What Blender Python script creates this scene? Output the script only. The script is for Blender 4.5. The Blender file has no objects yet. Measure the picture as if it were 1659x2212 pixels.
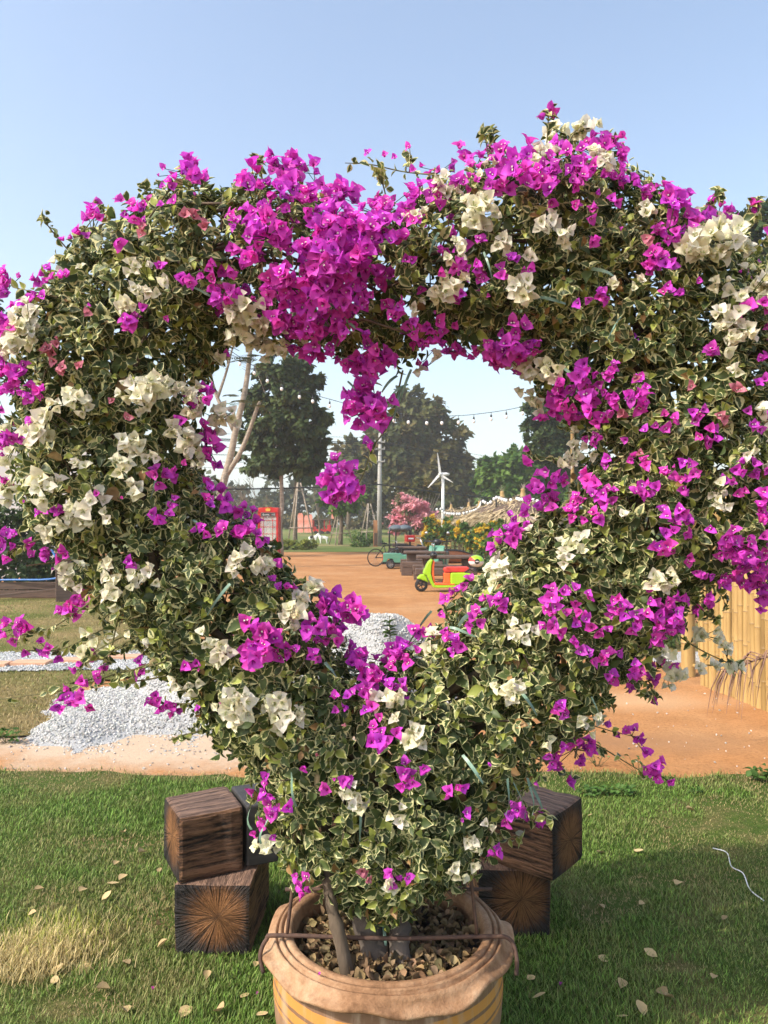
import bpy, math, random
import numpy as np
from mathutils import Vector, Matrix

random.seed(7); rng = np.random.default_rng(7)
PI = math.pi
scene = bpy.context.scene
C = scene.collection

# ------------------------------------------------------------------ camera, sky, sun, exposure
CAM_H = 1.6
F, U0, V0, HOR = 1609.0, 829.5, 1106.0, 1133.0          # focal length, centre and horizon in photo pixels (1659 x 2212)
PITCH = math.atan((HOR - V0) / F)
cd = bpy.data.cameras.new('camera'); cam = bpy.data.objects.new('camera', cd); C.objects.link(cam)
cam.location = (0, 0, CAM_H); cam.rotation_euler = (PI / 2 + PITCH, 0, 0)
cd.sensor_fit = 'VERTICAL'; cd.angle = 2 * math.atan(V0 / F)
cd.clip_start = 0.05; cd.clip_end = 12000
cd.dof.use_dof = True; cd.dof.focus_distance = 2.1; cd.dof.aperture_fstop = 9.0
scene.camera = cam

SUN_EL, SUN_AZ = math.radians(43), math.radians(29)      # height; degrees towards the viewer from due left
to_sun = Vector((-math.cos(SUN_EL) * math.cos(SUN_AZ), -math.cos(SUN_EL) * math.sin(SUN_AZ), math.sin(SUN_EL)))
world = bpy.data.worlds.new('World'); scene.world = world; world.use_nodes = True
wn = world.node_tree.nodes; wl = world.node_tree.links
sky = wn.new('ShaderNodeTexSky'); sky.sky_type = 'NISHITA'; sky.sun_disc = False
sky.sun_elevation = SUN_EL; sky.sun_rotation = math.atan2(to_sun.x, to_sun.y)
sky.air_density = 1.15; sky.dust_density = 2.5; sky.ozone_density = 0.5
wl.new(sky.outputs[0], wn['Background'].inputs[0]); wn['Background'].inputs[1].default_value = 0.15
sd = bpy.data.lights.new('sun', 'SUN'); sun = bpy.data.objects.new('sun', sd); C.objects.link(sun)
sd.energy = 2.9; sd.angle = math.radians(0.6); sd.color = (1.0, 0.93, 0.82)
sun.rotation_euler = to_sun.to_track_quat('Z', 'Y').to_euler(); sun.location = to_sun * 30
scene.view_settings.view_transform = 'Standard'; scene.view_settings.look = 'None'
scene.view_settings.exposure = 0.95; scene.view_settings.gamma = 1.0
scene.cycles.use_denoising = True
scene.cycles.max_bounces = 8; scene.cycles.volume_bounces = 3; scene.cycles.transparent_max_bounces = 8

# ------------------------------------------------------------------ photo pixel -> place
def ray(u, v):
    xc, yc = (u - U0) / F, (V0 - v) / F
    return np.array([xc, math.cos(PITCH) - yc * math.sin(PITCH), math.sin(PITCH) + yc * math.cos(PITCH)])
def at(u, v, depth):                      # the point seen at a pixel, at a known distance
    d = ray(u, v); return np.array([0, 0, CAM_H]) + d * (depth / d[1])
def gnd(u, v, z=0.0):                     # the point of the ground seen at a pixel
    d = ray(u, v); t = (z - CAM_H) / d[2]; return np.array([0, 0, CAM_H]) + d * t
def zat(v, depth): return CAM_H + (HOR - v) * depth / F
def xat(u, depth): return (u - U0) * depth / F
def smooth(a, b, x):
    t = np.clip((x - a) / (b - a), 0, 1); return t * t * (3 - 2 * t)
def gz(x, y): return 1.1 * smooth(64, 104, np.asarray(y, float))       # the ground climbs to the road far behind

# ------------------------------------------------------------------ mesh helpers
class MB:
    def __init__(s): s.v = []; s.f = []
    def add(s, vs, fs):
        o = len(s.v); s.v += [tuple(map(float, p)) for p in vs]; s.f += [tuple(i + o for i in q) for q in fs]; return s
    def box(s, c, d, rz=0.0, rx=0.0, ry=0.0):
        M = Matrix.Rotation(rz, 3, 'Z') @ Matrix.Rotation(ry, 3, 'Y') @ Matrix.Rotation(rx, 3, 'X'); c = Vector(c)
        vs = [c + M @ Vector((x * d[0] / 2, y * d[1] / 2, z * d[2] / 2)) for x in (-1, 1) for y in (-1, 1) for z in (-1, 1)]
        return s.add(vs, [(0, 1, 3, 2), (4, 6, 7, 5), (0, 4, 5, 1), (2, 3, 7, 6), (0, 2, 6, 4), (1, 5, 7, 3)])
    def tube(s, pts, rad, n=8, cap=True):
        pts = [Vector(p) for p in pts]; m = len(pts)
        if not hasattr(rad, '__len__'): rad = [rad] * m
        t0 = (pts[1] - pts[0]).normalized(); a = t0.orthogonal().normalized(); vs = []
        for i in range(m):
            t = (pts[min(i + 1, m - 1)] - pts[max(i - 1, 0)]).normalized()
            a = (a - t * a.dot(t)); a = a.normalized() if a.length > 1e-6 else t.orthogonal().normalized(); b = t.cross(a)
            vs += [pts[i] + (a * math.cos(2 * PI * k / n) + b * math.sin(2 * PI * k / n)) * rad[i] for k in range(n)]
        fs = [(i * n + k, i * n + (k + 1) % n, (i + 1) * n + (k + 1) % n, (i + 1) * n + k) for i in range(m - 1) for k in range(n)]
        if cap: fs += [tuple(range(n - 1, -1, -1)), tuple((m - 1) * n + k for k in range(n))]
        return s.add(vs, fs)
    def lathe(s, prof, n=24, c=(0, 0, 0), axis='Z'):
        vs = []
        for r, z in prof:
            for k in range(n):
                a = 2 * PI * k / n; p = (r * math.cos(a), r * math.sin(a), z)
                if axis == 'Y': p = (p[0], p[2], p[1])
                if axis == 'X': p = (p[2], p[0], p[1])
                vs.append((p[0] + c[0], p[1] + c[1], p[2] + c[2]))
        m = len(prof)
        return s.add(vs, [(i * n + k, i * n + (k + 1) % n, (i + 1) * n + (k + 1) % n, (i + 1) * n + k) for i in range(m - 1) for k in range(n)])
    def sph(s, c, r, nu=10, nv=7):
        if not hasattr(r, '__len__'): r = (r, r, r)
        vs = [(c[0] + r[0] * math.sin(PI * j / nv) * math.cos(2 * PI * i / nu), c[1] + r[1] * math.sin(PI * j / nv) * math.sin(2 * PI * i / nu), c[2] + r[2] * math.cos(PI * j / nv)) for j in range(1, nv) for i in range(nu)]
        fs = [(j * nu + i, (j + 1) * nu + i, (j + 1) * nu + (i + 1) % nu, j * nu + (i + 1) % nu) for j in range(nv - 2) for i in range(nu)]
        t = len(vs); vs += [(c[0], c[1], c[2] + r[2]), (c[0], c[1], c[2] - r[2])]
        fs += [(t, i, (i + 1) % nu) for i in range(nu)] + [(t + 1, (nv - 2) * nu + (i + 1) % nu, (nv - 2) * nu + i) for i in range(nu)]
        return s.add(vs, fs)
    def prism(s, xz, y0, y1):
        n = len(xz)
        vs = [(x, y0, z) for x, z in xz] + [(x, y1, z) for x, z in xz]
        return s.add(vs, [tuple(range(n)), tuple(range(2 * n - 1, n - 1, -1))] + [(i, i + n, (i + 1) % n + n, (i + 1) % n) for i in range(n)])
    def mesh(s, name, smooth_=False):
        me = bpy.data.meshes.new(name); me.from_pydata(s.v, [], s.f); me.update()
        if smooth_: me.polygons.foreach_set('use_smooth', [True] * len(me.polygons))
        return me
    def build(s, name, m, parent=None, smooth_=False, loc=None, rz=0.0, bevel=0.0):
        return link(name, s.mesh(name, smooth_), m, parent, loc, rz, bevel)
def link(name, me, m=None, parent=None, loc=None, rz=0.0, bevel=0.0):
    if m is not None and not me.materials: me.materials.append(m)
    o = bpy.data.objects.new(name, me); C.objects.link(o); o.parent = parent
    if loc is not None: o.location = loc
    o.rotation_euler.z = rz
    if bevel:
        b = o.modifiers.new('bevel', 'BEVEL'); b.width = bevel; b.segments = 2; b.limit_method = 'ANGLE'; b.angle_limit = math.radians(35)
    return o
def mesh_np(name, V, Q, m=None, attrs=None, smooth_=True):
    V = np.ascontiguousarray(V, np.float32).reshape(-1, 3); Q = np.ascontiguousarray(Q, np.int32); k = Q.shape[1]
    me = bpy.data.meshes.new(name)
    me.vertices.add(len(V)); me.vertices.foreach_set('co', V.ravel())
    me.loops.add(Q.size); me.loops.foreach_set('vertex_index', Q.ravel())
    me.polygons.add(len(Q)); me.polygons.foreach_set('loop_start', np.arange(0, Q.size, k, dtype=np.int32))
    me.polygons.foreach_set('use_smooth', np.full(len(Q), smooth_))
    for nm, d in (attrs or {}).items():
        d = np.asarray(d, np.float32)
        if d.ndim == 1:
            a = me.attributes.new(nm, 'FLOAT', 'POINT'); a.data.foreach_set('value', d)
        else:
            if d.shape[1] == 3: d = np.concatenate([d, np.ones((len(d), 1), np.float32)], 1)
            a = me.attributes.new(nm, 'FLOAT_COLOR', 'POINT'); a.data.foreach_set('color', np.ascontiguousarray(d).ravel())
    me.update(calc_edges=True); me.validate()
    if m is not None: me.materials.append(m)
    return me
def inst(T, Q, R, P):                     # template verts (n,3), quads; rotation*scale (k,3,3); places (k,3)
    n, k = len(T), len(P)
    V = np.einsum('kij,nj->kni', R, T) + P[:, None, :]
    return V.reshape(-1, 3), (Q[None] + (np.arange(k) * n)[:, None, None]).reshape(-1, Q.shape[1])
def nrm(a): return a / np.maximum(np.linalg.norm(a, axis=-1, keepdims=True), 1e-9)
def frames(D, N):                         # y along D, z near N
    D = nrm(D); X = nrm(np.cross(D, N)); Z = np.cross(X, D); return np.stack([X, D, Z], -1)
def rdir(k): return nrm(rng.normal(size=(k, 3)))
def tag(o, label=None, cat=None, group=None, kind=None):
    if label: o['label'] = label
    if cat: o['category'] = cat
    if group: o['group'] = group
    if kind: o['kind'] = kind
    return o
def thing(name, label, cat, loc=(0, 0, 0), rz=0.0, group=None):
    o = bpy.data.objects.new(name, None); C.objects.link(o); o.location = loc; o.rotation_euler.z = rz; o.empty_display_size = 0.1
    return tag(o, label, cat, group)
def copy_tree(o, parent=None):
    c = o.copy(); C.objects.link(c); c.parent = parent
    for ch in list(o.children): copy_tree(ch, c)
    return c
def vnoise(x, y, s, seed=0):              # value noise in the plane, 0..1
    r = np.random.default_rng(seed).random((64, 64)); x = np.asarray(x) * s + 1000; y = np.asarray(y) * s + 1000
    i, j = np.floor(x).astype(int), np.floor(y).astype(int); a, b = x - i, y - j; a = a * a * (3 - 2 * a); b = b * b * (3 - 2 * b)
    g = lambda p, q: r[p % 64, q % 64]
    return (g(i, j) * (1 - a) + g(i + 1, j) * a) * (1 - b) + (g(i, j + 1) * (1 - a) + g(i + 1, j + 1) * a) * b
def inpoly(x, y, poly):
    x, y = np.asarray(x), np.asarray(y); ins = np.zeros(x.shape, bool); n = len(poly)
    for i in range(n):
        x0, y0 = poly[i]; x1, y1 = poly[(i + 1) % n]
        c = ((y0 > y) != (y1 > y)); 
        with np.errstate(divide='ignore', invalid='ignore'): xx = (x1 - x0) * (y - y0) / (y1 - y0 + 1e-12) + x0
        ins ^= c & (x < xx)
    return ins
def spline(pts, n=6):
    P = [np.array(p, float) for p in pts]; P = [2 * P[0] - P[1]] + P + [2 * P[-1] - P[-2]]; out = []
    for i in range(1, len(P) - 2):
        for t in np.linspace(0, 1, n, endpoint=False):
            a, b, c, d = P[i - 1:i + 3]
            out.append(0.5 * (2 * b + (c - a) * t + (2 * a - 5 * b + 4 * c - d) * t * t + (3 * b - 3 * c + d - a) * t ** 3))
    out.append(P[-2]); return out

# ------------------------------------------------------------------ materials
def newmat(name):
    m = bpy.data.materials.new(name); m.use_nodes = True; nt = m.node_tree
    return m, nt.nodes, nt.links, nt.nodes['Principled BSDF']
def nnoise(n, l, scale, detail=4, rough=0.55, vec=None, stretch=None, coord='Object'):
    t = n.new('ShaderNodeTexNoise'); t.inputs['Scale'].default_value = scale; t.inputs['Detail'].default_value = detail; t.inputs['Roughness'].default_value = rough
    if vec is None:
        tc = n.new('ShaderNodeTexCoord'); vec = tc.outputs[coord]
    if stretch:
        mp = n.new('ShaderNodeMapping'); mp.inputs['Scale'].default_value = stretch; l.new(vec, mp.inputs[0]); vec = mp.outputs[0]
    l.new(vec, t.inputs['Vector']); return t.outputs['Fac']
def ramp(n, l, fac, stops, interp='LINEAR'):
    r = n.new('ShaderNodeValToRGB'); e = r.color_ramp; e.interpolation = interp
    while len(e.elements) < len(stops): e.elements.new(0.5)
    for el, (p, c) in zip(e.elements, stops): el.position = p; el.color = (*c, 1) if len(c) == 3 else c
    l.new(fac, r.inputs[0]); return r.outputs[0]
def mixc(n, l, fac, a, b, mode='MIX'):
    m = n.new('ShaderNodeMix'); m.data_type = 'RGBA'; m.blend_type = mode
    for s, k in ((fac, 0), (a, 6), (b, 7)):
        if hasattr(s, 'links'): l.new(s, m.inputs[k])
        else: m.inputs[k].default_value = s if k == 0 else (*s, 1)
    return m.outputs[2]
def bump(n, l, p, h, strength=0.5, dist=0.01):
    b = n.new('ShaderNodeBump'); b.inputs['Strength'].default_value = strength; b.inputs['Distance'].default_value = dist
    l.new(h, b.inputs['Height']); l.new(b.outputs[0], p.inputs['Normal']); return b
def mat(name, c1, c2=None, scale=8, rough=0.7, metal=0.0, bmp=0.0, bscale=40, bdist=0.005, stretch=None, spec=0.4, coat=0.0, coord='Object'):
    m, n, l, p = newmat(name); p.inputs['Roughness'].default_value = rough; p.inputs['Metallic'].default_value = metal
    p.inputs['Specular IOR Level'].default_value = spec; p.inputs['Coat Weight'].default_value = coat
    if c2 is None: c2 = tuple(x * 0.75 for x in c1)
    f = nnoise(n, l, scale, 5, 0.6, stretch=stretch, coord=coord)
    l.new(ramp(n, l, f, [(0.3, c2), (0.7, c1)]), p.inputs['Base Color'])
    if bmp: bump(n, l, p, nnoise(n, l, bscale, 4, 0.6, stretch=stretch, coord=coord), bmp, bdist)
    return m
def attr_mat(name, rough=0.6, trans=0.3, spec=0.3, attr='col', vary=0.25, vscale=60):
    m, n, l, p = newmat(name); a = n.new('ShaderNodeAttribute'); a.attribute_name = attr
    f = nnoise(n, l, vscale, 3)
    c = mixc(n, l, 1.0, a.outputs['Color'], ramp(n, l, f, [(0.3, (1 - vary,) * 3), (0.7, (1 + 0 * vary,) * 3)]), 'MULTIPLY')
    l.new(c, p.inputs['Base Color']); p.inputs['Roughness'].default_value = rough; p.inputs['Specular IOR Level'].default_value = spec
    if trans:
        t = n.new('ShaderNodeBsdfTranslucent'); l.new(c, t.inputs[0]); x = n.new('ShaderNodeMixShader'); x.inputs[0].default_value = trans
        l.new(p.outputs[0], x.inputs[1]); l.new(t.outputs[0], x.inputs[2]); l.new(x.outputs[0], n['Material Output'].inputs[0])
    return m
M = {}
M['bract'] = attr_mat('bract', 0.55, 0.42, 0.25, vary=0.15, vscale=120)
M['grass'] = attr_mat('grass_blade', 0.55, 0.25, 0.3, vary=0.0)
M['foliage'] = attr_mat('foliage', 0.6, 0.3, 0.25, vary=0.2, vscale=3)
M['dryleaf'] = attr_mat('dry_leaf', 0.75, 0.15, 0.2, vary=0.35, vscale=70)
def leaf_material():
    m, n, l, p = newmat('variegated_leaf')
    rim = n.new('ShaderNodeAttribute'); rim.attribute_name = 'rim'
    tint = n.new('ShaderNodeAttribute'); tint.attribute_name = 'col'
    f = nnoise(n, l, 48, 3, 0.6)
    sc = n.new('ShaderNodeMath'); sc.operation = 'MULTIPLY'; l.new(rim.outputs['Fac'], sc.inputs[0]); sc.inputs[1].default_value = 0.8
    ma = n.new('ShaderNodeMath'); ma.operation = 'MULTIPLY_ADD'; l.new(f, ma.inputs[0]); ma.inputs[1].default_value = 1.7; l.new(sc.outputs[0], ma.inputs[2])
    k = ramp(n, l, ma.outputs[0], [(0.0, (0, 0, 0)), (1.0, (1, 1, 1))])
    mr = n.new('ShaderNodeMapRange'); l.new(ma.outputs[0], mr.inputs[0]); mr.inputs[1].default_value = 1.40; mr.inputs[2].default_value = 1.50
    c = mixc(n, l, mr.outputs[0], tint.outputs['Color'], (0.60, 0.58, 0.28))
    l.new(c, p.inputs['Base Color']); p.inputs['Roughness'].default_value = 0.48; p.inputs['Specular IOR Level'].default_value = 0.35
    t = n.new('ShaderNodeBsdfTranslucent'); l.new(c, t.inputs[0]); x = n.new('ShaderNodeMixShader'); x.inputs[0].default_value = 0.22
    l.new(p.outputs[0], x.inputs[1]); l.new(t.outputs[0], x.inputs[2]); l.new(x.outputs[0], n['Material Output'].inputs[0])
    return m
M['leaf'] = leaf_material()
M['bark'] = mat('bark', (0.20, 0.15, 0.10), (0.07, 0.05, 0.035), 14, 0.9, bmp=0.8, bscale=30, bdist=0.01, stretch=(1, 1, 0.3))
M['palebark'] = mat('pale_bark', (0.42, 0.35, 0.27), (0.22, 0.18, 0.14), 6, 0.9, bmp=0.6, bscale=14, bdist=0.02, stretch=(1, 1, 2.5))
M['twig'] = mat('twig', (0.16, 0.17, 0.06), (0.10, 0.07, 0.035), 30, 0.8)
M['rust'] = mat('rusty_iron', (0.13, 0.07, 0.045), (0.05, 0.03, 0.025), 40, 0.8, bmp=0.3, bscale=150, bdist=0.001)
M['bamboo'] = mat('bamboo', (0.52, 0.35, 0.135), (0.33, 0.21, 0.08), 5, 0.5, stretch=(3, 3, 0.4), bmp=0.15, bscale=30)
_n, _l = M['bamboo'].node_tree.nodes, M['bamboo'].node_tree.links
_p = _n['Principled BSDF']; _c = _p.inputs['Base Color'].links[0].from_socket; _o = _n.new('ShaderNodeObjectInfo')
_l.new(mixc(_n, _l, 1.0, _c, ramp(_n, _l, _o.outputs['Random'], [(0, (.58, .56, .50)), (.5, (.9, .9, .88)), (1, (1, 1, 1))]), 'MULTIPLY'), _p.inputs['Base Color'])
M['bamboo_node'] = mat('bamboo_node', (0.30, 0.20, 0.09), (0.2, 0.13, 0.06), 20, 0.6)
M['plank'] = mat('weathered_plank', (0.14, 0.09, 0.065), (0.07, 0.045, 0.035), 6, 0.8, stretch=(0.5, 4, 4), bmp=0.4, bscale=18)
M['white'] = mat('white_paint', (0.78, 0.78, 0.75), (0.66, 0.66, 0.63), 4, 0.45)
M['black'] = mat('black_plastic', (0.018, 0.018, 0.02), (0.01, 0.01, 0.011), 10, 0.4)
M['tyre'] = mat('tyre_rubber', (0.03, 0.029, 0.028), (0.018, 0.017, 0.017), 20, 0.85)
M['steel'] = mat('steel', (0.5, 0.5, 0.5), (0.35, 0.35, 0.35), 20, 0.35, metal=0.9)
M['red'] = mat('red_paint', (0.52, 0.012, 0.016), (0.38, 0.01, 0.012), 3, 0.4, coat=0.2)
M['ribbon'] = mat('plastic_ribbon', (0.24, 0.36, 0.27), (0.12, 0.22, 0.16), 50, 0.35)
M['concrete'] = mat('concrete', (0.42, 0.41, 0.38), (0.3, 0.29, 0.27), 4, 0.85, bmp=0.2, bscale=30)

# ------------------------------------------------------------------ ground, lawns, gravel
def ground_material():
    m, n, l, p = newmat('laterite_soil'); p.inputs['Roughness'].default_value = 0.95; p.inputs['Specular IOR Level'].default_value = 0.15
    big = nnoise(n, l, 0.55, 5, 0.6); mid = nnoise(n, l, 4.0, 6, 0.65); fine = nnoise(n, l, 38, 6, 0.8)
    c = ramp(n, l, big, [(0.3, (0.37, 0.17, 0.066)), (0.5, (0.46, 0.222, 0.088)), (0.72, (0.51, 0.285, 0.135))])
    c = mixc(n, l, 0.55, c, ramp(n, l, mid, [(0.3, (0.62, 0.6, 0.58)), (0.65, (1, 1, 1))]), 'MULTIPLY')
    c = mixc(n, l, 0.75, c, ramp(n, l, fine, [(0.3, (0.40, 0.36, 0.33)), (0.52, (1, 1, 1)), (0.8, (1.0, 1.0, 1.0))]), 'MULTIPLY')
    tc = n.new('ShaderNodeTexCoord'); sep = n.new('ShaderNodeSeparateXYZ'); l.new(tc.outputs['Object'], sep.inputs[0])
    def spot(cx, cy, rx, ry, col, amt, lo=0.75, hi=1.15):      # a patch of another colour with a ragged edge
        nonlocal c
        mp = n.new('ShaderNodeMapping'); mp.inputs['Location'].default_value = (-cx / rx, -cy / ry, 0); mp.inputs['Scale'].default_value = (1 / rx, 1 / ry, 0)
        l.new(tc.outputs['Object'], mp.inputs[0]); ln = n.new('ShaderNodeVectorMath'); ln.operation = 'LENGTH'; l.new(mp.outputs[0], ln.inputs[0])
        ad = n.new('ShaderNodeMath'); ad.operation = 'MULTIPLY_ADD'; l.new(mid, ad.inputs[0]); ad.inputs[1].default_value = 0.9; l.new(ln.outputs['Value'], ad.inputs[2])
        mr = n.new('ShaderNodeMapRange'); l.new(ad.outputs[0], mr.inputs[0]); mr.inputs[1].default_value = lo + 0.45; mr.inputs[2].default_value = hi + 0.45; mr.inputs[3].default_value = amt; mr.inputs[4].default_value = 0
        c = mixc(n, l, mr.outputs[0], c, col)
    spot(-1.55, 6.1, 2.1, 1.25, (0.55, 0.42, 0.30), 0.9)
    spot(1.9, 5.5, 0.85, 0.33, (0.30, 0.17, 0.09), 0.6, 0.3, 1.2)  # darker brown patch on the right-hand dirt
    spot(2.2, 6.8, 1.0, 0.4, (0.62, 0.42, 0.25), 0.5, 0.3, 1.2)
    l.new(c, p.inputs['Base Color'])
    ad = n.new('ShaderNodeMath'); ad.operation = 'ADD'; l.new(mid, ad.inputs[0]); l.new(fine, ad.inputs[1]); bump(n, l, p, ad.outputs[0], 0.6, 0.02)
    return m
M['soil'] = ground_material()
xs = np.concatenate([[-1380, -800, -200, -60], np.linspace(-30, 30, 41), [60, 200, 800, 1380]])
ys = np.concatenate([[-40, -5], np.linspace(0, 64, 65), np.linspace(68, 112, 12), [200, 500, 900, 1380]])
def sheet(name, X, Y, Z, m):
    r, c = X.shape; V = np.stack([X, Y, Z], -1).reshape(-1, 3)
    i = np.arange(r * c).reshape(r, c); Q = np.stack([i[:-1, :-1], i[:-1, 1:], i[1:, 1:], i[1:, :-1]], -1).reshape(-1, 4)
    return mesh_np(name, V, Q, m)
X, Y = np.meshgrid(xs, ys)
Z = gz(X, Y) + np.where((np.abs(X) < 30) & (Y > 5) & (Y < 45), 0.018 * (vnoise(X, Y, 0.7, 3) - 0.5), 0)
tag(link('ground', sheet('ground', X, Y, Z, M['soil'])), kind='structure')

def turf_material(name, g1, g2, straw, sc=1.3):
    m, n, l, p = newmat(name); p.inputs['Roughness'].default_value = 0.95; p.inputs['Specular IOR Level'].default_value = 0.1
    big = nnoise(n, l, sc, 5, 0.65); fine = nnoise(n, l, 45, 5, 0.75)
    c = ramp(n, l, big, [(0.38, g1), (0.52, g2), (0.66, straw)])
    c = mixc(n, l, 0.75, c, ramp(n, l, fine, [(0.25, (0.35, 0.38, 0.3)), (0.65, (1, 1, 1))]), 'MULTIPLY')
    l.new(c, p.inputs['Base Color']); bump(n, l, p, fine, 0.9, 0.03); return m
M['turf'] = turf_material('turf', (0.07, 0.13, 0.02), (0.10, 0.15, 0.03), (0.24, 0.19, 0.08))
M['turf_dry'] = turf_material('dry_turf', (0.15, 0.16, 0.04), (0.26, 0.21, 0.08), (0.36, 0.26, 0.12), 0.6)
M['turf_far'] = turf_material('far_turf', (0.12, 0.17, 0.04), (0.17, 0.20, 0.06), (0.30, 0.25, 0.12), 0.12)

def edge_near(x): return 4.78 + 0.05 * np.sin(x * 2.1) + 0.16 * (vnoise(x, x * 0 + 3, 2.2, 5) - 0.5) + 0.05 * (vnoise(x, x * 0, 9, 6) - 0.5) + np.where(x < -1, 0.05, 0) + 0.25 * smooth(1.6, 3.2, x)
xs = np.linspace(-7, 7, 240); T = np.linspace(0, 1, 30)[:, None]
Xl = np.repeat(xs[None], 30, 0); Yl = -1 + (edge_near(xs)[None] + 1) * T
tag(link('lawn', sheet('lawn', Xl, Yl, 0.004 + 0.012 * vnoise(Xl, Yl, 1.5, 2) * np.clip((edge_near(xs)[None] - Yl) * 4, 0, 1), M['turf'])), kind='structure')

LEFT_LAWN = [tuple(gnd(u, v)[:2]) for u, v in [(-60, 1605), (60, 1595), (115, 1560), (135, 1520), (160, 1478), (300, 1462), (420, 1452), (420, 1298), (-120, 1292), (-700, 1330), (-900, 1600)]]
def poly_sheet(name, poly, z, m, step=0.25, jit=0.08):
    P = np.array(poly); x0, y0 = P.min(0); x1, y1 = P.max(0); nx, ny = int((x1 - x0) / step) + 2, int((y1 - y0) / step) + 2
    X, Y = np.meshgrid(np.linspace(x0 - step, x1 + step, nx + 2), np.linspace(y0 - step, y1 + step, ny + 2))
    X = X + jit * (rng.random(X.shape) - .5); Y = Y + jit * (rng.random(X.shape) - .5)
    r, c = X.shape; i = np.arange(r * c).reshape(r, c); Q = np.stack([i[:-1, :-1], i[:-1, 1:], i[1:, 1:], i[1:, :-1]], -1).reshape(-1, 4)
    V = np.stack([X, Y, np.full(X.shape, z)], -1).reshape(-1, 3); V[:, 2] += 0.012 * vnoise(V[:, 0], V[:, 1], 0.8, 9); cen = V[Q].mean(1); Q = Q[inpoly(cen[:, 0], cen[:, 1], poly)]
    return link(name, mesh_np(name, V, Q, m))
tag(poly_sheet('dry_lawn', LEFT_LAWN, 0.016, M['turf_dry'], 0.12, 0.05), kind='structure')
FAR = [(-60, 43.2), (-2, 43.4), (1.2, 42.9), (3.0, 40), (7, 36), (7.5, 27), (8.5, 20), (9.5, 14.5), (40, 14), (60, 60), (60, 140), (-60, 140)]
X, Y = np.meshgrid(np.concatenate([[-1370, -400], np.linspace(-60, 60, 121), [400, 1370]]), np.concatenate([np.arange(14, 112, 1.0), [150, 300, 800, 1370]]))
i = np.arange(X.size).reshape(X.shape); Q = np.stack([i[:-1, :-1], i[:-1, 1:], i[1:, 1:], i[1:, :-1]], -1).reshape(-1, 4)
V = np.stack([X, Y, gz(X, Y) + 0.02], -1).reshape(-1, 3); V[:, :2] += 0.3 * (rng.random((len(V), 2)) - .5) * (np.abs(V[:, :1]) < 60)
cen = V[Q].mean(1); keep = inpoly(cen[:, 0], cen[:, 1], FAR) | (cen[:, 1] > 112) | ((np.abs(cen[:, 0]) > 60) & (cen[:, 1] > 44))
tag(link('meadow', mesh_np('meadow', V, Q[keep], M['turf_far'])), kind='structure')

# how dry the near lawn is at a place
DRY = [(150, 1690, 110, 22), (420, 1670, 130, 14), (620, 1690, 60, 10), (240, 1825, 100, 12), (90, 2075, 80, 60), (360, 1995, 60, 22), (560, 1790, 60, 12), (180, 2180, 100, 26), (60, 1600, 50, 16),
       (1580, 1755, 50, 30), (1610, 1790, 60, 28), (1480, 1790, 60, 14), (1330, 1960, 55, 22), (1280, 1985, 40, 22), (1440, 1910, 70, 12), (1600, 1900, 40, 16), (1640, 1700, 40, 40), (1450, 2100, 60, 8), (700, 1660, 120, 8)]
DRYW = []
for u, v, ru, rv in DRY:
    a, b = gnd(u, v), gnd(u + ru, v); c1, c2 = gnd(u, v - rv), gnd(u, v + rv); DRYW.append((a[0], a[1], abs(b[0] - a[0]), abs(c1[1] - c2[1]) / 2))
def dryness(x, y):
    d = 0.75 * np.clip((vnoise(x, y, 1.1, 11) - 0.54) * 3.2, 0, 1) * vnoise(x, y, 5, 12) + 0.25 * np.clip((vnoise(x, y, 3.5, 13) - 0.6) * 4, 0, 1)
    for cx, cy, rx, ry in DRYW:
        q = np.sqrt(((x - cx) / rx) ** 2 + ((y - cy) / ry) ** 2) + 0.7 * (vnoise(x, y, 7, 14) - 0.5); d = np.maximum(d, np.clip(1.75 - q * 1.1, 0, 1))
    return np.clip(d + np.clip((y - 4.5) * 1.2, 0, 0.5) * vnoise(x, y, 6, 21), 0, 1)
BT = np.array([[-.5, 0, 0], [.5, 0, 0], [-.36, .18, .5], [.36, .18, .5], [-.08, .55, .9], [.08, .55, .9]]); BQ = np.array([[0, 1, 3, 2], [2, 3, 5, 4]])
def blades(name, x, y, z, h, w, col, parent=None):
    k = len(x); a = rng.random(k) * 2 * PI; ca, sa = np.cos(a), np.sin(a); lean = rng.uniform(0.3, 1.6, k)
    R = np.zeros((k, 3, 3)); R[:, 0, 0] = ca * w; R[:, 1, 0] = sa * w; R[:, 0, 1] = -sa * h * lean; R[:, 1, 1] = ca * h * lean; R[:, 2, 2] = h
    V, Q = inst(BT, BQ, R, np.stack([x, y, z], -1)); colv = np.repeat(col, 6, 0)
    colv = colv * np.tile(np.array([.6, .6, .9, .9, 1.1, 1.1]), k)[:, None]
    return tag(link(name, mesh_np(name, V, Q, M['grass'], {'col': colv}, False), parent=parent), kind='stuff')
def grass_col(d, k):
    g = np.array([[.075, .17, .022]]) * (1 - rng.random((k, 1))) + np.array([[.23, .37, .065]]) * 1.0 * rng.random((k, 1))
    s = np.array([[.50, .38, .18]]) * rng.uniform(.55, 1.1, (k, 1)); t = np.clip(d + rng.normal(0, .16, k) + 0.06, 0, 1)[:, None] ** 0.9
    return g * (1 - t) + s * t
N = 470000; y = rng.uniform(1.9, 5.0, N); x = rng.uniform(-1, 1, N) * (0.56 * y + 0.6)
ok = (y < edge_near(x) + 0.03 * rng.normal(size=N)) & (rng.random(N) < np.minimum(1, 2.9 / y ** 1.15))
d = dryness(x, y); ok &= rng.random(N) > 0.55 * d; x, y, d = x[ok], y[ok], d[ok]; k = len(x)
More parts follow.
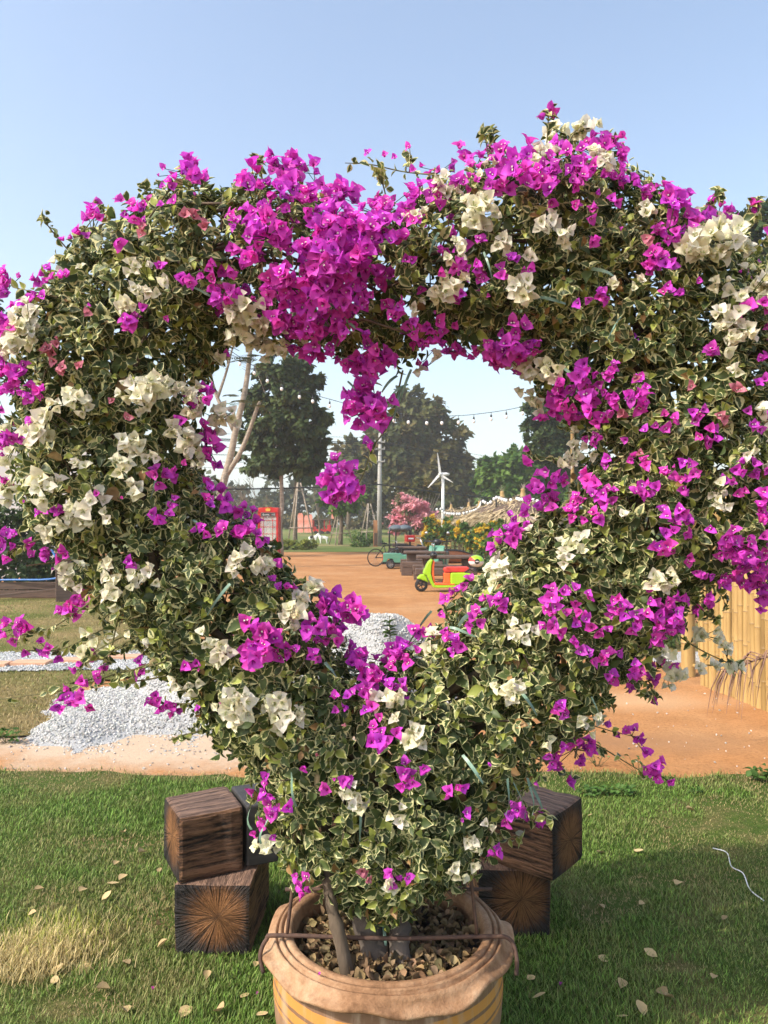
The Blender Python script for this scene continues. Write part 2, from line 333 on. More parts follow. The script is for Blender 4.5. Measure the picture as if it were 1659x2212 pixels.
h = rng.uniform(.010, .033, k) * (1 - .45 * d) * (0.75 + 0.6 * vnoise(x, y, 2.5, 31)); w = rng.uniform(.002, .004, k) * (0.6 + 0.2 * y)
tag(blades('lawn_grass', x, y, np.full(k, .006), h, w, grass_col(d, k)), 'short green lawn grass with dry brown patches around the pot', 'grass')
# the lying straw of the dead patch left of the bench
k = 4200; a = rng.normal(size=(k, 2)); p0 = gnd(80, 2075); x = p0[0] + a[:, 0] * .11; y = p0[1] + a[:, 1] * .09
cs = np.array([[.72, .58, .27]]) * rng.uniform(.6, 1.15, (k, 1)); cs[:900] = np.array([[.42, .45, .08]]) * rng.uniform(.7, 1.2, (900, 1))
y[:900] += .09
tag(blades('straw_patch', x, y, rng.uniform(.008, .03, k), rng.uniform(.022, .05, k), np.full(k, .0036), cs), 'pale straw patch of dead grass left of the timber bench', 'straw')
# tufts on the far side of the dirt and on the dry lawn
N = 90000; y = rng.uniform(5.2, 15.5, N); x = rng.uniform(-9, -1.5, N); ok = inpoly(x, y, LEFT_LAWN) & (rng.random(N) < (6.5 / y) ** 1.5); x, y = x[ok], y[ok]; k = len(x)
d = np.clip(0.42 + 1.1 * (vnoise(x, y, .9, 41) - .4) + .5 * (vnoise(x, y, 3, 42) - .5), 0, 1)
tag(blades('dry_lawn_grass', x, y, np.full(k, .02), rng.uniform(.015, .04, k), rng.uniform(.006, .012, k), grass_col(d, k)), 'yellowing grass on the lawn beyond the gravel pile', 'grass')

# gravel
def mound(x, y):
    x, y = x + .5 * (vnoise(x, y, 1.3, 53) - .5) + .2 * (vnoise(x, y, 4, 54) - .5), y + .5 * (vnoise(x, y, 1.6, 55) - .5) + .16 * (vnoise(x, y, 5, 56) - .5)
    b = lambda cx, cy, rx, ry, h: h * np.clip(1 - ((x - cx) / rx) ** 2 - ((y - cy) / ry) ** 2, 0, 1) ** 0.85
    z = np.maximum(b(-.42, 7.25, 1.15, 1.25, .78), b(-1.75, 6.3, 1.35, .85, .17)); z = np.maximum(z, b(-1.1, 6.7, 1.15, 1.1, .42))
    return z * (0.9 + 0.25 * vnoise(x, y, 3, 51)) - 0.02 * (vnoise(x, y, 5, 52))
M['gravel'] = mat('gravel', (0.52, 0.52, 0.51), (0.34, 0.34, 0.34), 60, 0.9, bmp=0.9, bscale=90, bdist=0.02)
M['stone'] = attr_mat('gravel_stone', 0.85, 0, 0.25, vary=0.1)
gp = thing('gravel_pile', 'pile of pale grey gravel heaped on the orange dirt', 'gravel', (-1.0, 6.7, 0))
X, Y = np.meshgrid(np.linspace(-3.3, .9, 85), np.linspace(5.2, 8.7, 71)); Zm = mound(X, Y)
i = np.arange(X.size).reshape(X.shape); Q = np.stack([i[:-1, :-1], i[:-1, 1:], i[1:, 1:], i[1:, :-1]], -1).reshape(-1, 4)
V = np.stack([X + 1.0, Y - 6.7, Zm], -1).reshape(-1, 3); Q = Q[(V[Q][:, :, 2] > -0.012).any(1)]
link('heap', mesh_np('heap', V, Q, M['gravel']), parent=gp)
ST = np.array([[1, 0, 0], [-1, 0, .1], [0, 1, 0], [.1, -1, 0], [0, .1, .8], [0, 0, -.7]]); SQ = np.array([[0, 2, 4], [2, 1, 4], [1, 3, 4], [3, 0, 4], [2, 0, 5], [1, 2, 5], [3, 1, 5], [0, 3, 5]])
def stones(name, x, y, z, s, base, parent=None):
    k = len(x); D = rdir(k); R = frames(D, rdir(k)) * (s[:, None] * rng.uniform(.6, 1.1, (k, 3)))[:, None, :]
    V, Q = inst(ST, SQ, R, np.stack([x, y, z], -1)); col = np.array([base]) * rng.uniform(.5, 1.12, (k, 1)) * rng.uniform(.97, 1.03, (k, 3))
    return tag(link(name, mesh_np(name, V, Q, M['stone'], {'col': np.repeat(col, 6, 0)}, False), parent=parent), kind='stuff')
N = 34000; x = rng.uniform(-3.3, .9, N); y = rng.uniform(5.2, 8.0, N); z = mound(x, y); ok = z > rng.choice([0.0, -.008, .012, .03, -.014], N, p=[.4, .15, .2, .2, .05]); x, y, z = x[ok], y[ok], z[ok]; k = len(x)
stones('gravel_stones', x + 1.0, y - 6.7, z + .003, rng.uniform(.008, .017, k), (.58, .57, .54), gp)
k = 900; x = rng.uniform(-3.6, 4.2, k); y = rng.uniform(4.85, 9, k); x[:250] = rng.normal(-1.7, 1.0, 250); y[:250] = rng.normal(5.5, .35, 250); y = np.maximum(y, 4.9)
tag(stones('loose_stones', x, y, np.full(k, .004), rng.uniform(.004, .014, k), (.62, .56, .5)), 'loose pebbles scattered over the orange dirt', 'stones')
# gravel path and its slabs
ga, gb = gnd(-200, 1452), gnd(520, 1440); yp = lambda x, e: (gnd(0, 1457)[1] if e == 0 else gnd(0, 1418)[1]) + 0.08 * np.sin(x * 1.7) - 0.02 * x
xs = np.linspace(-9, -2.1, 60); tt = np.linspace(0, 1, 8)[:, None]
Xp = np.repeat(xs[None], 8, 0); Yp = yp(xs, 0)[None] * (1 - tt) + yp(xs, 1)[None] * tt
tag(link('gravel_path', sheet('gravel_path', Xp, Yp, 0.034 + .01 * vnoise(Xp, Yp, 2, 61), M['gravel'])), kind='structure')
k = 9000; x = rng.uniform(-7, -2.1, k); t = rng.uniform(-.06, 1.06, k); y = yp(x, 0) * (1 - t) + yp(x, 1) * t
tag(stones('path_stones', x, y, np.full(k, .042), rng.uniform(.010, .02, k), (.62, .62, .61)), 'grey gravel covering the path across the yellow lawn', 'gravel')
M['slab'] = mat('terracotta_slab', (0.62, 0.36, 0.23), (0.50, 0.28, 0.18), 7, 0.85, bmp=0.3, bscale=50)
for u, v in [(-20, 1445), (68, 1442), (168, 1436), (268, 1429)]:
    p = gnd(u, v); b = MB(); b.box((0, 0, 0), (.40, .19, .05))
    o = b.build('paving_slab', M['slab'], loc=(p[0], p[1], .05), rz=rng.uniform(.0, .06), bevel=.006)
    tag(o, 'pinkish rectangular paving slab lying in the grey gravel path', 'slab', 'slabs in the gravel path')

# ------------------------------------------------------------------ glazed pot
def pot_material():
    m, n, l, p = newmat('glazed_clay'); p.inputs['Roughness'].default_value = 0.55
    tc = n.new('ShaderNodeTexCoord'); sep = n.new('ShaderNodeSeparateXYZ'); l.new(tc.outputs['Object'], sep.inputs[0])
    w = nnoise(n, l, 9, 4); ad = n.new('ShaderNodeMath'); ad.operation = 'MULTIPLY_ADD'; l.new(w, ad.inputs[0]); ad.inputs[1].default_value = 0.012; l.new(sep.outputs[2], ad.inputs[2])
    mr = n.new('ShaderNodeMapRange'); l.new(ad.outputs[0], mr.inputs[0]); mr.inputs[1].default_value = 0.20; mr.inputs[2].default_value = 0.40
    br, og = (0.30, 0.17, 0.10), (0.56, 0.25, 0.06); dk = (0.22, 0.12, 0.07)
    c = ramp(n, l, mr.outputs[0], [(0, br), (.30, br), (.34, og), (.40, dk), (.44, og), (.56, dk), (.61, og), (.75, dk), (.80, dk)], 'CONSTANT')
    st = nnoise(n, l, 5, 5, .65, stretch=(6, 6, .7))
    c = mixc(n, l, ramp(n, l, st, [(.48, (0, 0, 0)), (.72, (.75, .75, .75))]), c, (0.50, 0.36, 0.26))
    l.new(c, p.inputs['Base Color']); bump(n, l, p, nnoise(n, l, 60, 4), .25, .004); return m
M['pot'] = pot_material()
def rim_material():
    m, n, l, p = newmat('dusty_clay_rim'); p.inputs['Roughness'].default_value = .8; p.inputs['Specular IOR Level'].default_value = .25
    a, b_, g = nnoise(n, l, 6, 6, .7), nnoise(n, l, 38, 5, .7), nnoise(n, l, 150, 3, .7)
    c = ramp(n, l, a, [(.33, (.17, .088, .042)), (.45, (.30, .165, .085)), (.58, (.40, .245, .14)), (.7, (.47, .33, .21))])
    c = mixc(n, l, .6, c, ramp(n, l, b_, [(.3, (.55, .48, .44)), (.55, (1, 1, 1))]), 'MULTIPLY')
    l.new(c, p.inputs['Base Color']); ad = n.new('ShaderNodeMath'); ad.operation = 'MULTIPLY_ADD'; l.new(g, ad.inputs[0]); ad.inputs[1].default_value = .4; l.new(b_, ad.inputs[2]); bump(n, l, p, ad.outputs[0], .8, .006); return m
M['potrim'] = rim_material()
POT = (0.012, 2.21); RZ = 0.43
pot = thing('plant_pot', 'large round clay pot with ruffled rim and orange glaze bands', 'pot', (POT[0], POT[1], 0)); pot.scale = (.972, .972, 1)
b = MB(); b.lathe([(.02, .012), (.27, .0), (.285, .02), (.315, .10), (.338, .20), (.344, .28), (.341, .345), (.337, .398)], 72)
b.build('body', M['pot'], pot, True)
prof = [(.285, .30, 0), (.284, .40, 0), (.286, .424, 0), (.292, .432, 0), (.308, .434, 0), (.311, .431, 0), (.3125, .422, 0), (.3165, .422, 0), (.318, .430, 0), (.326, .431, 0), (.328, .427, .05), (.3295, .415, .1), (.3345, .414, .1), (.336, .423, .15), (.342, .423, .2), (.346, .414, .4), (.351, .406, .6),
        (.359, .403, .85), (.367, .401, 1), (.373, .397, 1.05), (.374, .391, 1.05), (.370, .387, 1), (.362, .389, .9), (.352, .393, .5), (.338, .397, 0)]
n = 144; vs = []
for r, z, w in prof:
    for k in range(n):
        a = 2 * PI * k / n; s = math.sin(7 * a + 1.3 + .8 * math.sin(2 * a)); s += .35 * math.sin(14 * a + .4); s2 = math.cos(7 * a + .4) + .4 * math.sin(11 * a)
        vs.append(((r + .006 * w * s2) * math.cos(a), (r + .006 * w * s2) * math.sin(a), z + w * (.011 * s - .004)))
b = MB(); b.add(vs, [(i * n + k, i * n + (k + 1) % n, (i + 1) * n + (k + 1) % n, (i + 1) * n + k) for i in range(len(prof) - 1) for k in range(n)])
b.build('ruffled_rim', M['potrim'], pot, True)
M['earth'] = mat('dark_earth', (0.06, 0.042, 0.03), (0.02, 0.015, 0.012), 20, .95, bmp=.9, bscale=50, bdist=.02)
SOILZ = .335
X, Y = np.meshgrid(np.linspace(-.3, .3, 41), np.linspace(-.3, .3, 41)); i = np.arange(X.size).reshape(X.shape)
Q = np.stack([i[:-1, :-1], i[:-1, 1:], i[1:, 1:], i[1:, :-1]], -1).reshape(-1, 4); V = np.stack([X, Y, SOILZ + .03 * vnoise(X, Y, 9, 71)], -1).reshape(-1, 3)
Q = Q[(np.linalg.norm(V[Q].mean(1)[:, :2], axis=1) < .283)]
tag(link('potting_soil', mesh_np('potting_soil', V, Q, M['earth']), parent=pot), kind='stuff')

# a leaf / bract template: rows along y, a folded midrib
def blade_template(rows, wid, fold, curl, rimtip=True):
    T, rim = [], []
    for t, wd in rows:
        for s in (-1, 0, 1):
            T.append((s * wd * wid, t, abs(s) * fold * wd * wid * 2 - curl * t * t)); rim.append(1.0 if (s or (rimtip and t > .97)) else (0.0 if t > .05 else .4))
    r = len(rows); Q = [(3 * i + j, 3 * i + j + 1, 3 * i + j + 4, 3 * i + j + 3) for i in range(r - 1) for j in (0, 1)]
    return np.array(T, float), np.array(Q), np.array(rim)
LT, LQ, LR = blade_template([(0, .06), (.12, .52), (.28, .88), (.45, 1.0), (.63, .84), (.82, .46), (1.0, .03)], .34, .26, .24)
DT, DQ, DR = blade_template([(0, .1), (.25, .8), (.55, 1.0), (.8, .65), (1.0, .1)], .40, .55, -.35)
k = 1300; a = rng.random(k) * 2 * PI; r = .275 * np.sqrt(rng.random(k)); P = np.stack([r * np.cos(a), r * np.sin(a), SOILZ + .022 + rng.random(k) * .03], -1)
R = frames(rdir(k) * [1, 1, .45], nrm(rng.normal(size=(k, 3)) * .6 + [0, 0, 1])) * rng.uniform(.016, .034, (k, 1, 1))
V, Q = inst(DT, DQ, R, P); col = np.array([[.36, .25, .13]]) * rng.uniform(.35, 1.25, (k, 1)) * np.array([[1, 1, 1]]) * rng.uniform(.9, 1.1, (k, 3))
tag(link('leaf_litter', mesh_np('leaf_litter', V, Q, M['dryleaf'], {'col': np.repeat(col, len(DT), 0)}), parent=pot), kind='stuff')

# ------------------------------------------------------------------ timber bench of cast blocks
def wood_mats():
    m, n, l, p = newmat('timber_side'); p.inputs['Roughness'].default_value = .7; p.inputs['Specular IOR Level'].default_value = .3
    f = nnoise(n, l, 5, 6, .72, stretch=(1.6, 12, 12)); g = nnoise(n, l, 3, 4, .6, stretch=(1.0, 22, 22))
    ad = n.new('ShaderNodeMath'); ad.operation = 'ADD'; l.new(f, ad.inputs[0]); l.new(g, ad.inputs[1]); hf = n.new('ShaderNodeMath'); hf.operation = 'MULTIPLY'; l.new(ad.outputs[0], hf.inputs[0]); hf.inputs[1].default_value = .5
    c = ramp(n, l, hf.outputs[0], [(.405, (.016, .010, .008)), (.465, (.15, .075, .043)), (.55, (.36, .185, .10))])
    ge = n.new('ShaderNodeNewGeometry'); sp = n.new('ShaderNodeSeparateXYZ'); l.new(ge.outputs['True Normal'], sp.inputs[0])
    mr = n.new('ShaderNodeMapRange'); l.new(sp.outputs[2], mr.inputs[0]); mr.inputs[1].default_value = .6; mr.inputs[2].default_value = .95; mr.inputs[4].default_value = .85
    c = mixc(n, l, mr.outputs[0], c, ramp(n, l, hf.outputs[0], [(.40, (.11, .07, .055)), (.56, (.40, .25, .18))]))      # paler, pinker brown on faces that point up
    l.new(c, p.inputs['Base Color']); bump(n, l, p, hf.outputs[0], 1.0, .09)
    e, n, l, p = newmat('timber_end'); p.inputs['Roughness'].default_value = .75; p.inputs['Specular IOR Level'].default_value = .3
    tc = n.new('ShaderNodeTexCoord'); mp = n.new('ShaderNodeMapping'); mp.inputs['Scale'].default_value = (0, 1, 1); oi = n.new('ShaderNodeObjectInfo'); of = n.new('ShaderNodeVectorMath'); of.operation = 'MULTIPLY_ADD'; l.new(oi.outputs['Random'], of.inputs[0]); of.inputs[1].default_value = (0, .07, -.05); of.inputs[2].default_value = (0, -.035, .025); l.new(of.outputs[0], mp.inputs['Location']); l.new(tc.outputs['Object'], mp.inputs[0])
    nv = n.new('ShaderNodeVectorMath'); nv.operation = 'NORMALIZE'; l.new(mp.outputs[0], nv.inputs[0])
    ln = n.new('ShaderNodeVectorMath'); ln.operation = 'LENGTH'; l.new(mp.outputs[0], ln.inputs[0])
    sc = n.new('ShaderNodeVectorMath'); sc.operation = 'SCALE'; l.new(mp.outputs[0], sc.inputs[0]); sc.inputs[3].default_value = 1.2
    ad = n.new('ShaderNodeVectorMath'); ad.operation = 'ADD'; l.new(nv.outputs[0], ad.inputs[0]); l.new(sc.outputs[0], ad.inputs[1])
    st = nnoise(n, l, 17, 3, .6, vec=ad.outputs[0])                                                                         # streaks that run out from the heart
    crk = nnoise(n, l, 2.6, 1, .4, vec=nv.outputs[0]); cr = n.new('ShaderNodeMath'); cr.operation = 'SINE'; mu = n.new('ShaderNodeMath'); mu.operation = 'MULTIPLY'; l.new(crk, mu.inputs[0]); mu.inputs[1].default_value = 24; l.new(mu.outputs[0], cr.inputs[0])
    ab = n.new('ShaderNodeMath'); ab.operation = 'ABSOLUTE'; l.new(cr.outputs[0], ab.inputs[0]); ck = ramp(n, l, ab.outputs[0], [(.0, (0, 0, 0)), (.34, (1, 1, 1))])
    m2 = n.new('ShaderNodeMath'); m2.operation = 'MULTIPLY_ADD'; l.new(st, m2.inputs[0]); m2.inputs[1].default_value = .16; l.new(ln.outputs['Value'], m2.inputs[2])
    c = ramp(n, l, m2.outputs[0], [(.07, (.16, .075, .035)), (.10, (.58, .27, .10)), (.165, (.40, .18, .07)), (.205, (.08, .055, .045)), (.24, (.04, .036, .035))])
    c = mixc(n, l, .75, c, ramp(n, l, st, [(.40, (.12, .1, .1)), (.55, (1, 1, 1))]), 'MULTIPLY'); c = mixc(n, l, .8, c, ck, 'MULTIPLY')
    l.new(c, p.inputs['Base Color']); ht = n.new('ShaderNodeMath'); ht.operation = 'MULTIPLY_ADD'; l.new(ck, ht.inputs[0]); ht.inputs[1].default_value = .5; l.new(st, ht.inputs[2]); bump(n, l, p, ht.outputs[0], 1.0, .05)
    return m, e
M['wood'], M['wood_end'] = wood_mats()
M['band'] = mat('dark_band', (.055, .05, .048), (.03, .028, .027), 9, .6, bmp=.25, bscale=40, stretch=(.5, 6, 6))
def block(name, L, D, H, parent, loc, rz, mats, bev=.014, skew=(0, 0)):       # a timber block, its length along local x
    nx = max(2, int(L / .05)); b = MB(); pts = []
    for i in range(nx + 1):
        for (yy, zz) in [(-1, -1), (0, -1), (1, -1), (1, 0), (1, 1), (0, 1), (-1, 1), (-1, 0)]:
            s = skew[0] * (1 - i / nx) + skew[1] * i / nx
            j = .004 if mats[0] is not M['band'] else 0
            pts.append((-L / 2 + L * i / nx + s * yy * D / 2, yy * D / 2 + random.uniform(-j, j), zz * H / 2 + random.uniform(-j, j)))
    fs = [(i * 8 + k, (i + 1) * 8 + k, (i + 1) * 8 + (k + 1) % 8, i * 8 + (k + 1) % 8) for i in range(nx) for k in range(8)]
    fs += [tuple(range(8)), tuple(nx * 8 + k for k in range(7, -1, -1))]
    b.add(pts, fs); me = b.mesh(name); [me.materials.append(q) for q in mats]
    me.polygons[len(fs) - 1].material_index = 1; me.polygons[len(fs) - 2].material_index = 1
    return link(name, me, None, parent, loc, rz, bev)
bench = thing('timber_bench', 'curved bench of cast timber blocks with scorched ends behind the pot', 'bench', (0, 2.95, 0))
W = [M['wood'], M['wood_end']]; WB = [M['band'], M['band']]
FE = [(-.762, 2.775), (-.535, 2.897), (-.40, 2.955), (-.05, 3.03), (.17, 3.07), (.345, 3.025), (.63, 2.79)]      # front foot line of the seat
names = ['seat_block', 'seat_band', 'seat_block', 'seat_block', 'seat_band', 'seat_block']
for i in range(6):
    a, c = np.array(FE[i]), np.array(FE[i + 1]); dv = c - a; L = np.linalg.norm(dv); ang = math.atan2(dv[1], dv[0]); nv = np.array([-dv[1], dv[0]]) / L
    Dp, Hh = (.262, .245) if 'block' in names[i] else (.250, .236); mid = (a + c) / 2 + nv * .262 / 2
    sk = [0, 0]
    if i > 0: pa = math.atan2(*(np.array(FE[i]) - np.array(FE[i - 1]))[::-1]); sk[0] = math.tan((ang - pa) / 2)
    if i < 5: na = math.atan2(*(np.array(FE[i + 2]) - np.array(FE[i + 1]))[::-1]); sk[1] = -math.tan((na - ang) / 2)
    block(names[i], L - .002, Dp, Hh, bench, (mid[0], mid[1] - 2.95, .39), ang, W if 'block' in names[i] else WB, .016 if i in (0, 5) else .008, (sk[0] * 1.0, sk[1] * 1.0))
block('leg_block', .40, .285, .266, bench, (-.632, 2.78 + .20 - 2.95, .134), PI / 2 - .02, W)
block('leg_block', .40, .285, .266, bench, (.50, 2.90 + .20 - 2.95, .134), PI / 2 + .02, W)

# ------------------------------------------------------------------ the heart-shaped bougainvillea
Y0, DM, RR = 2.22, .25, .25
OUTER = [(800, 1965), (700, 1935), (640, 1870), (590, 1800), (560, 1720), (540, 1650), (450, 1590), (405, 1510), (330, 1440), (285, 1385), (225, 1325), (180, 1240), (120, 1180), (80, 1100), (50, 1020), (30, 900), (20, 800), (40, 720), (95, 645), (140, 580), (200, 505), (275, 455), (355, 410), (430, 395), (520, 415), (600, 395), (680, 420), (740, 455), (800, 470), (870, 445), (940, 405), (1000, 365), (1080, 345), (1160, 350), (1250, 345), (1310, 345), (1335, 385), (1400, 425), (1475, 465), (1525, 510), (1585, 550), (1635, 625), (1672, 705), (1685, 850), (1690, 1000), (1680, 1140), (1630, 1235), (1550, 1270), (1470, 1320), (1430, 1395), (1325, 1475), (1270, 1550), (1190, 1615), (1140, 1680), (1100, 1755), (1055, 1830), (995, 1895), (915, 1940)]
INNER = [(560, 728), (640, 750), (700, 765), (760, 775), (830, 780), (900, 768), (960, 735), (1010, 758), (1060, 770), (1135, 785), (1165, 860), (1220, 900), (1258, 940), (1262, 1010), (1218, 1062), (1172, 1104), (1062, 1165), (1058, 1205), (1020, 1255), (962, 1295), (955, 1340), (905, 1380), (862, 1418), (800, 1435), (745, 1408), (728, 1345), (680, 1285), (630, 1235), (580, 1160), (492, 1095), (460, 1035), (440, 960), (450, 880), (460, 800), (495, 742)]
oP = np.array([at(u, v, Y0)[[0, 2]] for u, v in OUTER]); iP = np.array([at(u, v, Y0)[[0, 2]] for u, v in INNER])
GX, GZ, GS = np.linspace(-1.5, 1.5, 201), np.linspace(.2, 3.0, 187), 0.015
gxx, gzz = np.meshgrid(GX, GZ); G = np.stack([gxx.ravel(), gzz.ravel()], -1)
def segd(P, poly):
    best = np.full(len(P), 9.); poly = np.array(poly)
    for a, b in zip(poly, np.roll(poly, -1, 0)):
        ab = b - a; t = np.clip(((P - a) @ ab) / (ab @ ab), 0, 1); best = np.minimum(best, np.linalg.norm(P - a - t[:, None] * ab, axis=1))
    return best
sdf = np.minimum(segd(G, oP), segd(G, iP)); ins = inpoly(G[:, 0], G[:, 1], oP) & ~inpoly(G[:, 0], G[:, 1], iP)
sdf = np.where(ins, sdf, -sdf).reshape(gxx.shape)
gdz, gdx = np.gradient(sdf, GZ[1] - GZ[0], GX[1] - GX[0])
def lut(A, x, z):
    fx = np.clip((x - GX[0]) / (GX[1] - GX[0]), 0, len(GX) - 1.001); fz = np.clip((z - GZ[0]) / (GZ[1] - GZ[0]), 0, len(GZ) - 1.001)
    i, j = fx.astype(int), fz.astype(int); a, b = fx - i, fz - j
    return (A[j, i] * (1 - a) + A[j, i + 1] * a) * (1 - b) + (A[j + 1, i] * (1 - a) + A[j + 1, i + 1] * a) * b
def rho(P):                                # 1 on the surface of the hedge, 0 in its heart
    d = lut(sdf, P[:, 0], P[:, 2]); s = np.minimum(d / RR, 1); return np.sqrt((1 - s) ** 2 + ((P[:, 1] - Y0) / DM) ** 2)
def normal(P):
    d = lut(sdf, P[:, 0], P[:, 2]); s = np.clip(1 - d / RR, 0, 1.5); gx, gz_ = lut(gdx, P[:, 0], P[:, 2]), lut(gdz, P[:, 0], P[:, 2])
    return nrm(np.stack([-s * gx / RR, (P[:, 1] - Y0) / DM ** 2, -s * gz_ / RR], -1) + 1e-6)
def surf(u, v):                            # where the line of sight meets the hedge; None when it passes by
    d = ray(u, v); t = np.linspace(1.85, 2.5, 131) / d[1]; P = np.array([0, 0, CAM_H]) + t[:, None] * d; r = rho(P); k = np.argmax(r < 1.0)
    return P[k] if r[k] < 1.0 else None
def place(u, v):
    p = surf(u, v)
    return (p, True) if p is not None else (at(u, v, Y0 - .04), False)

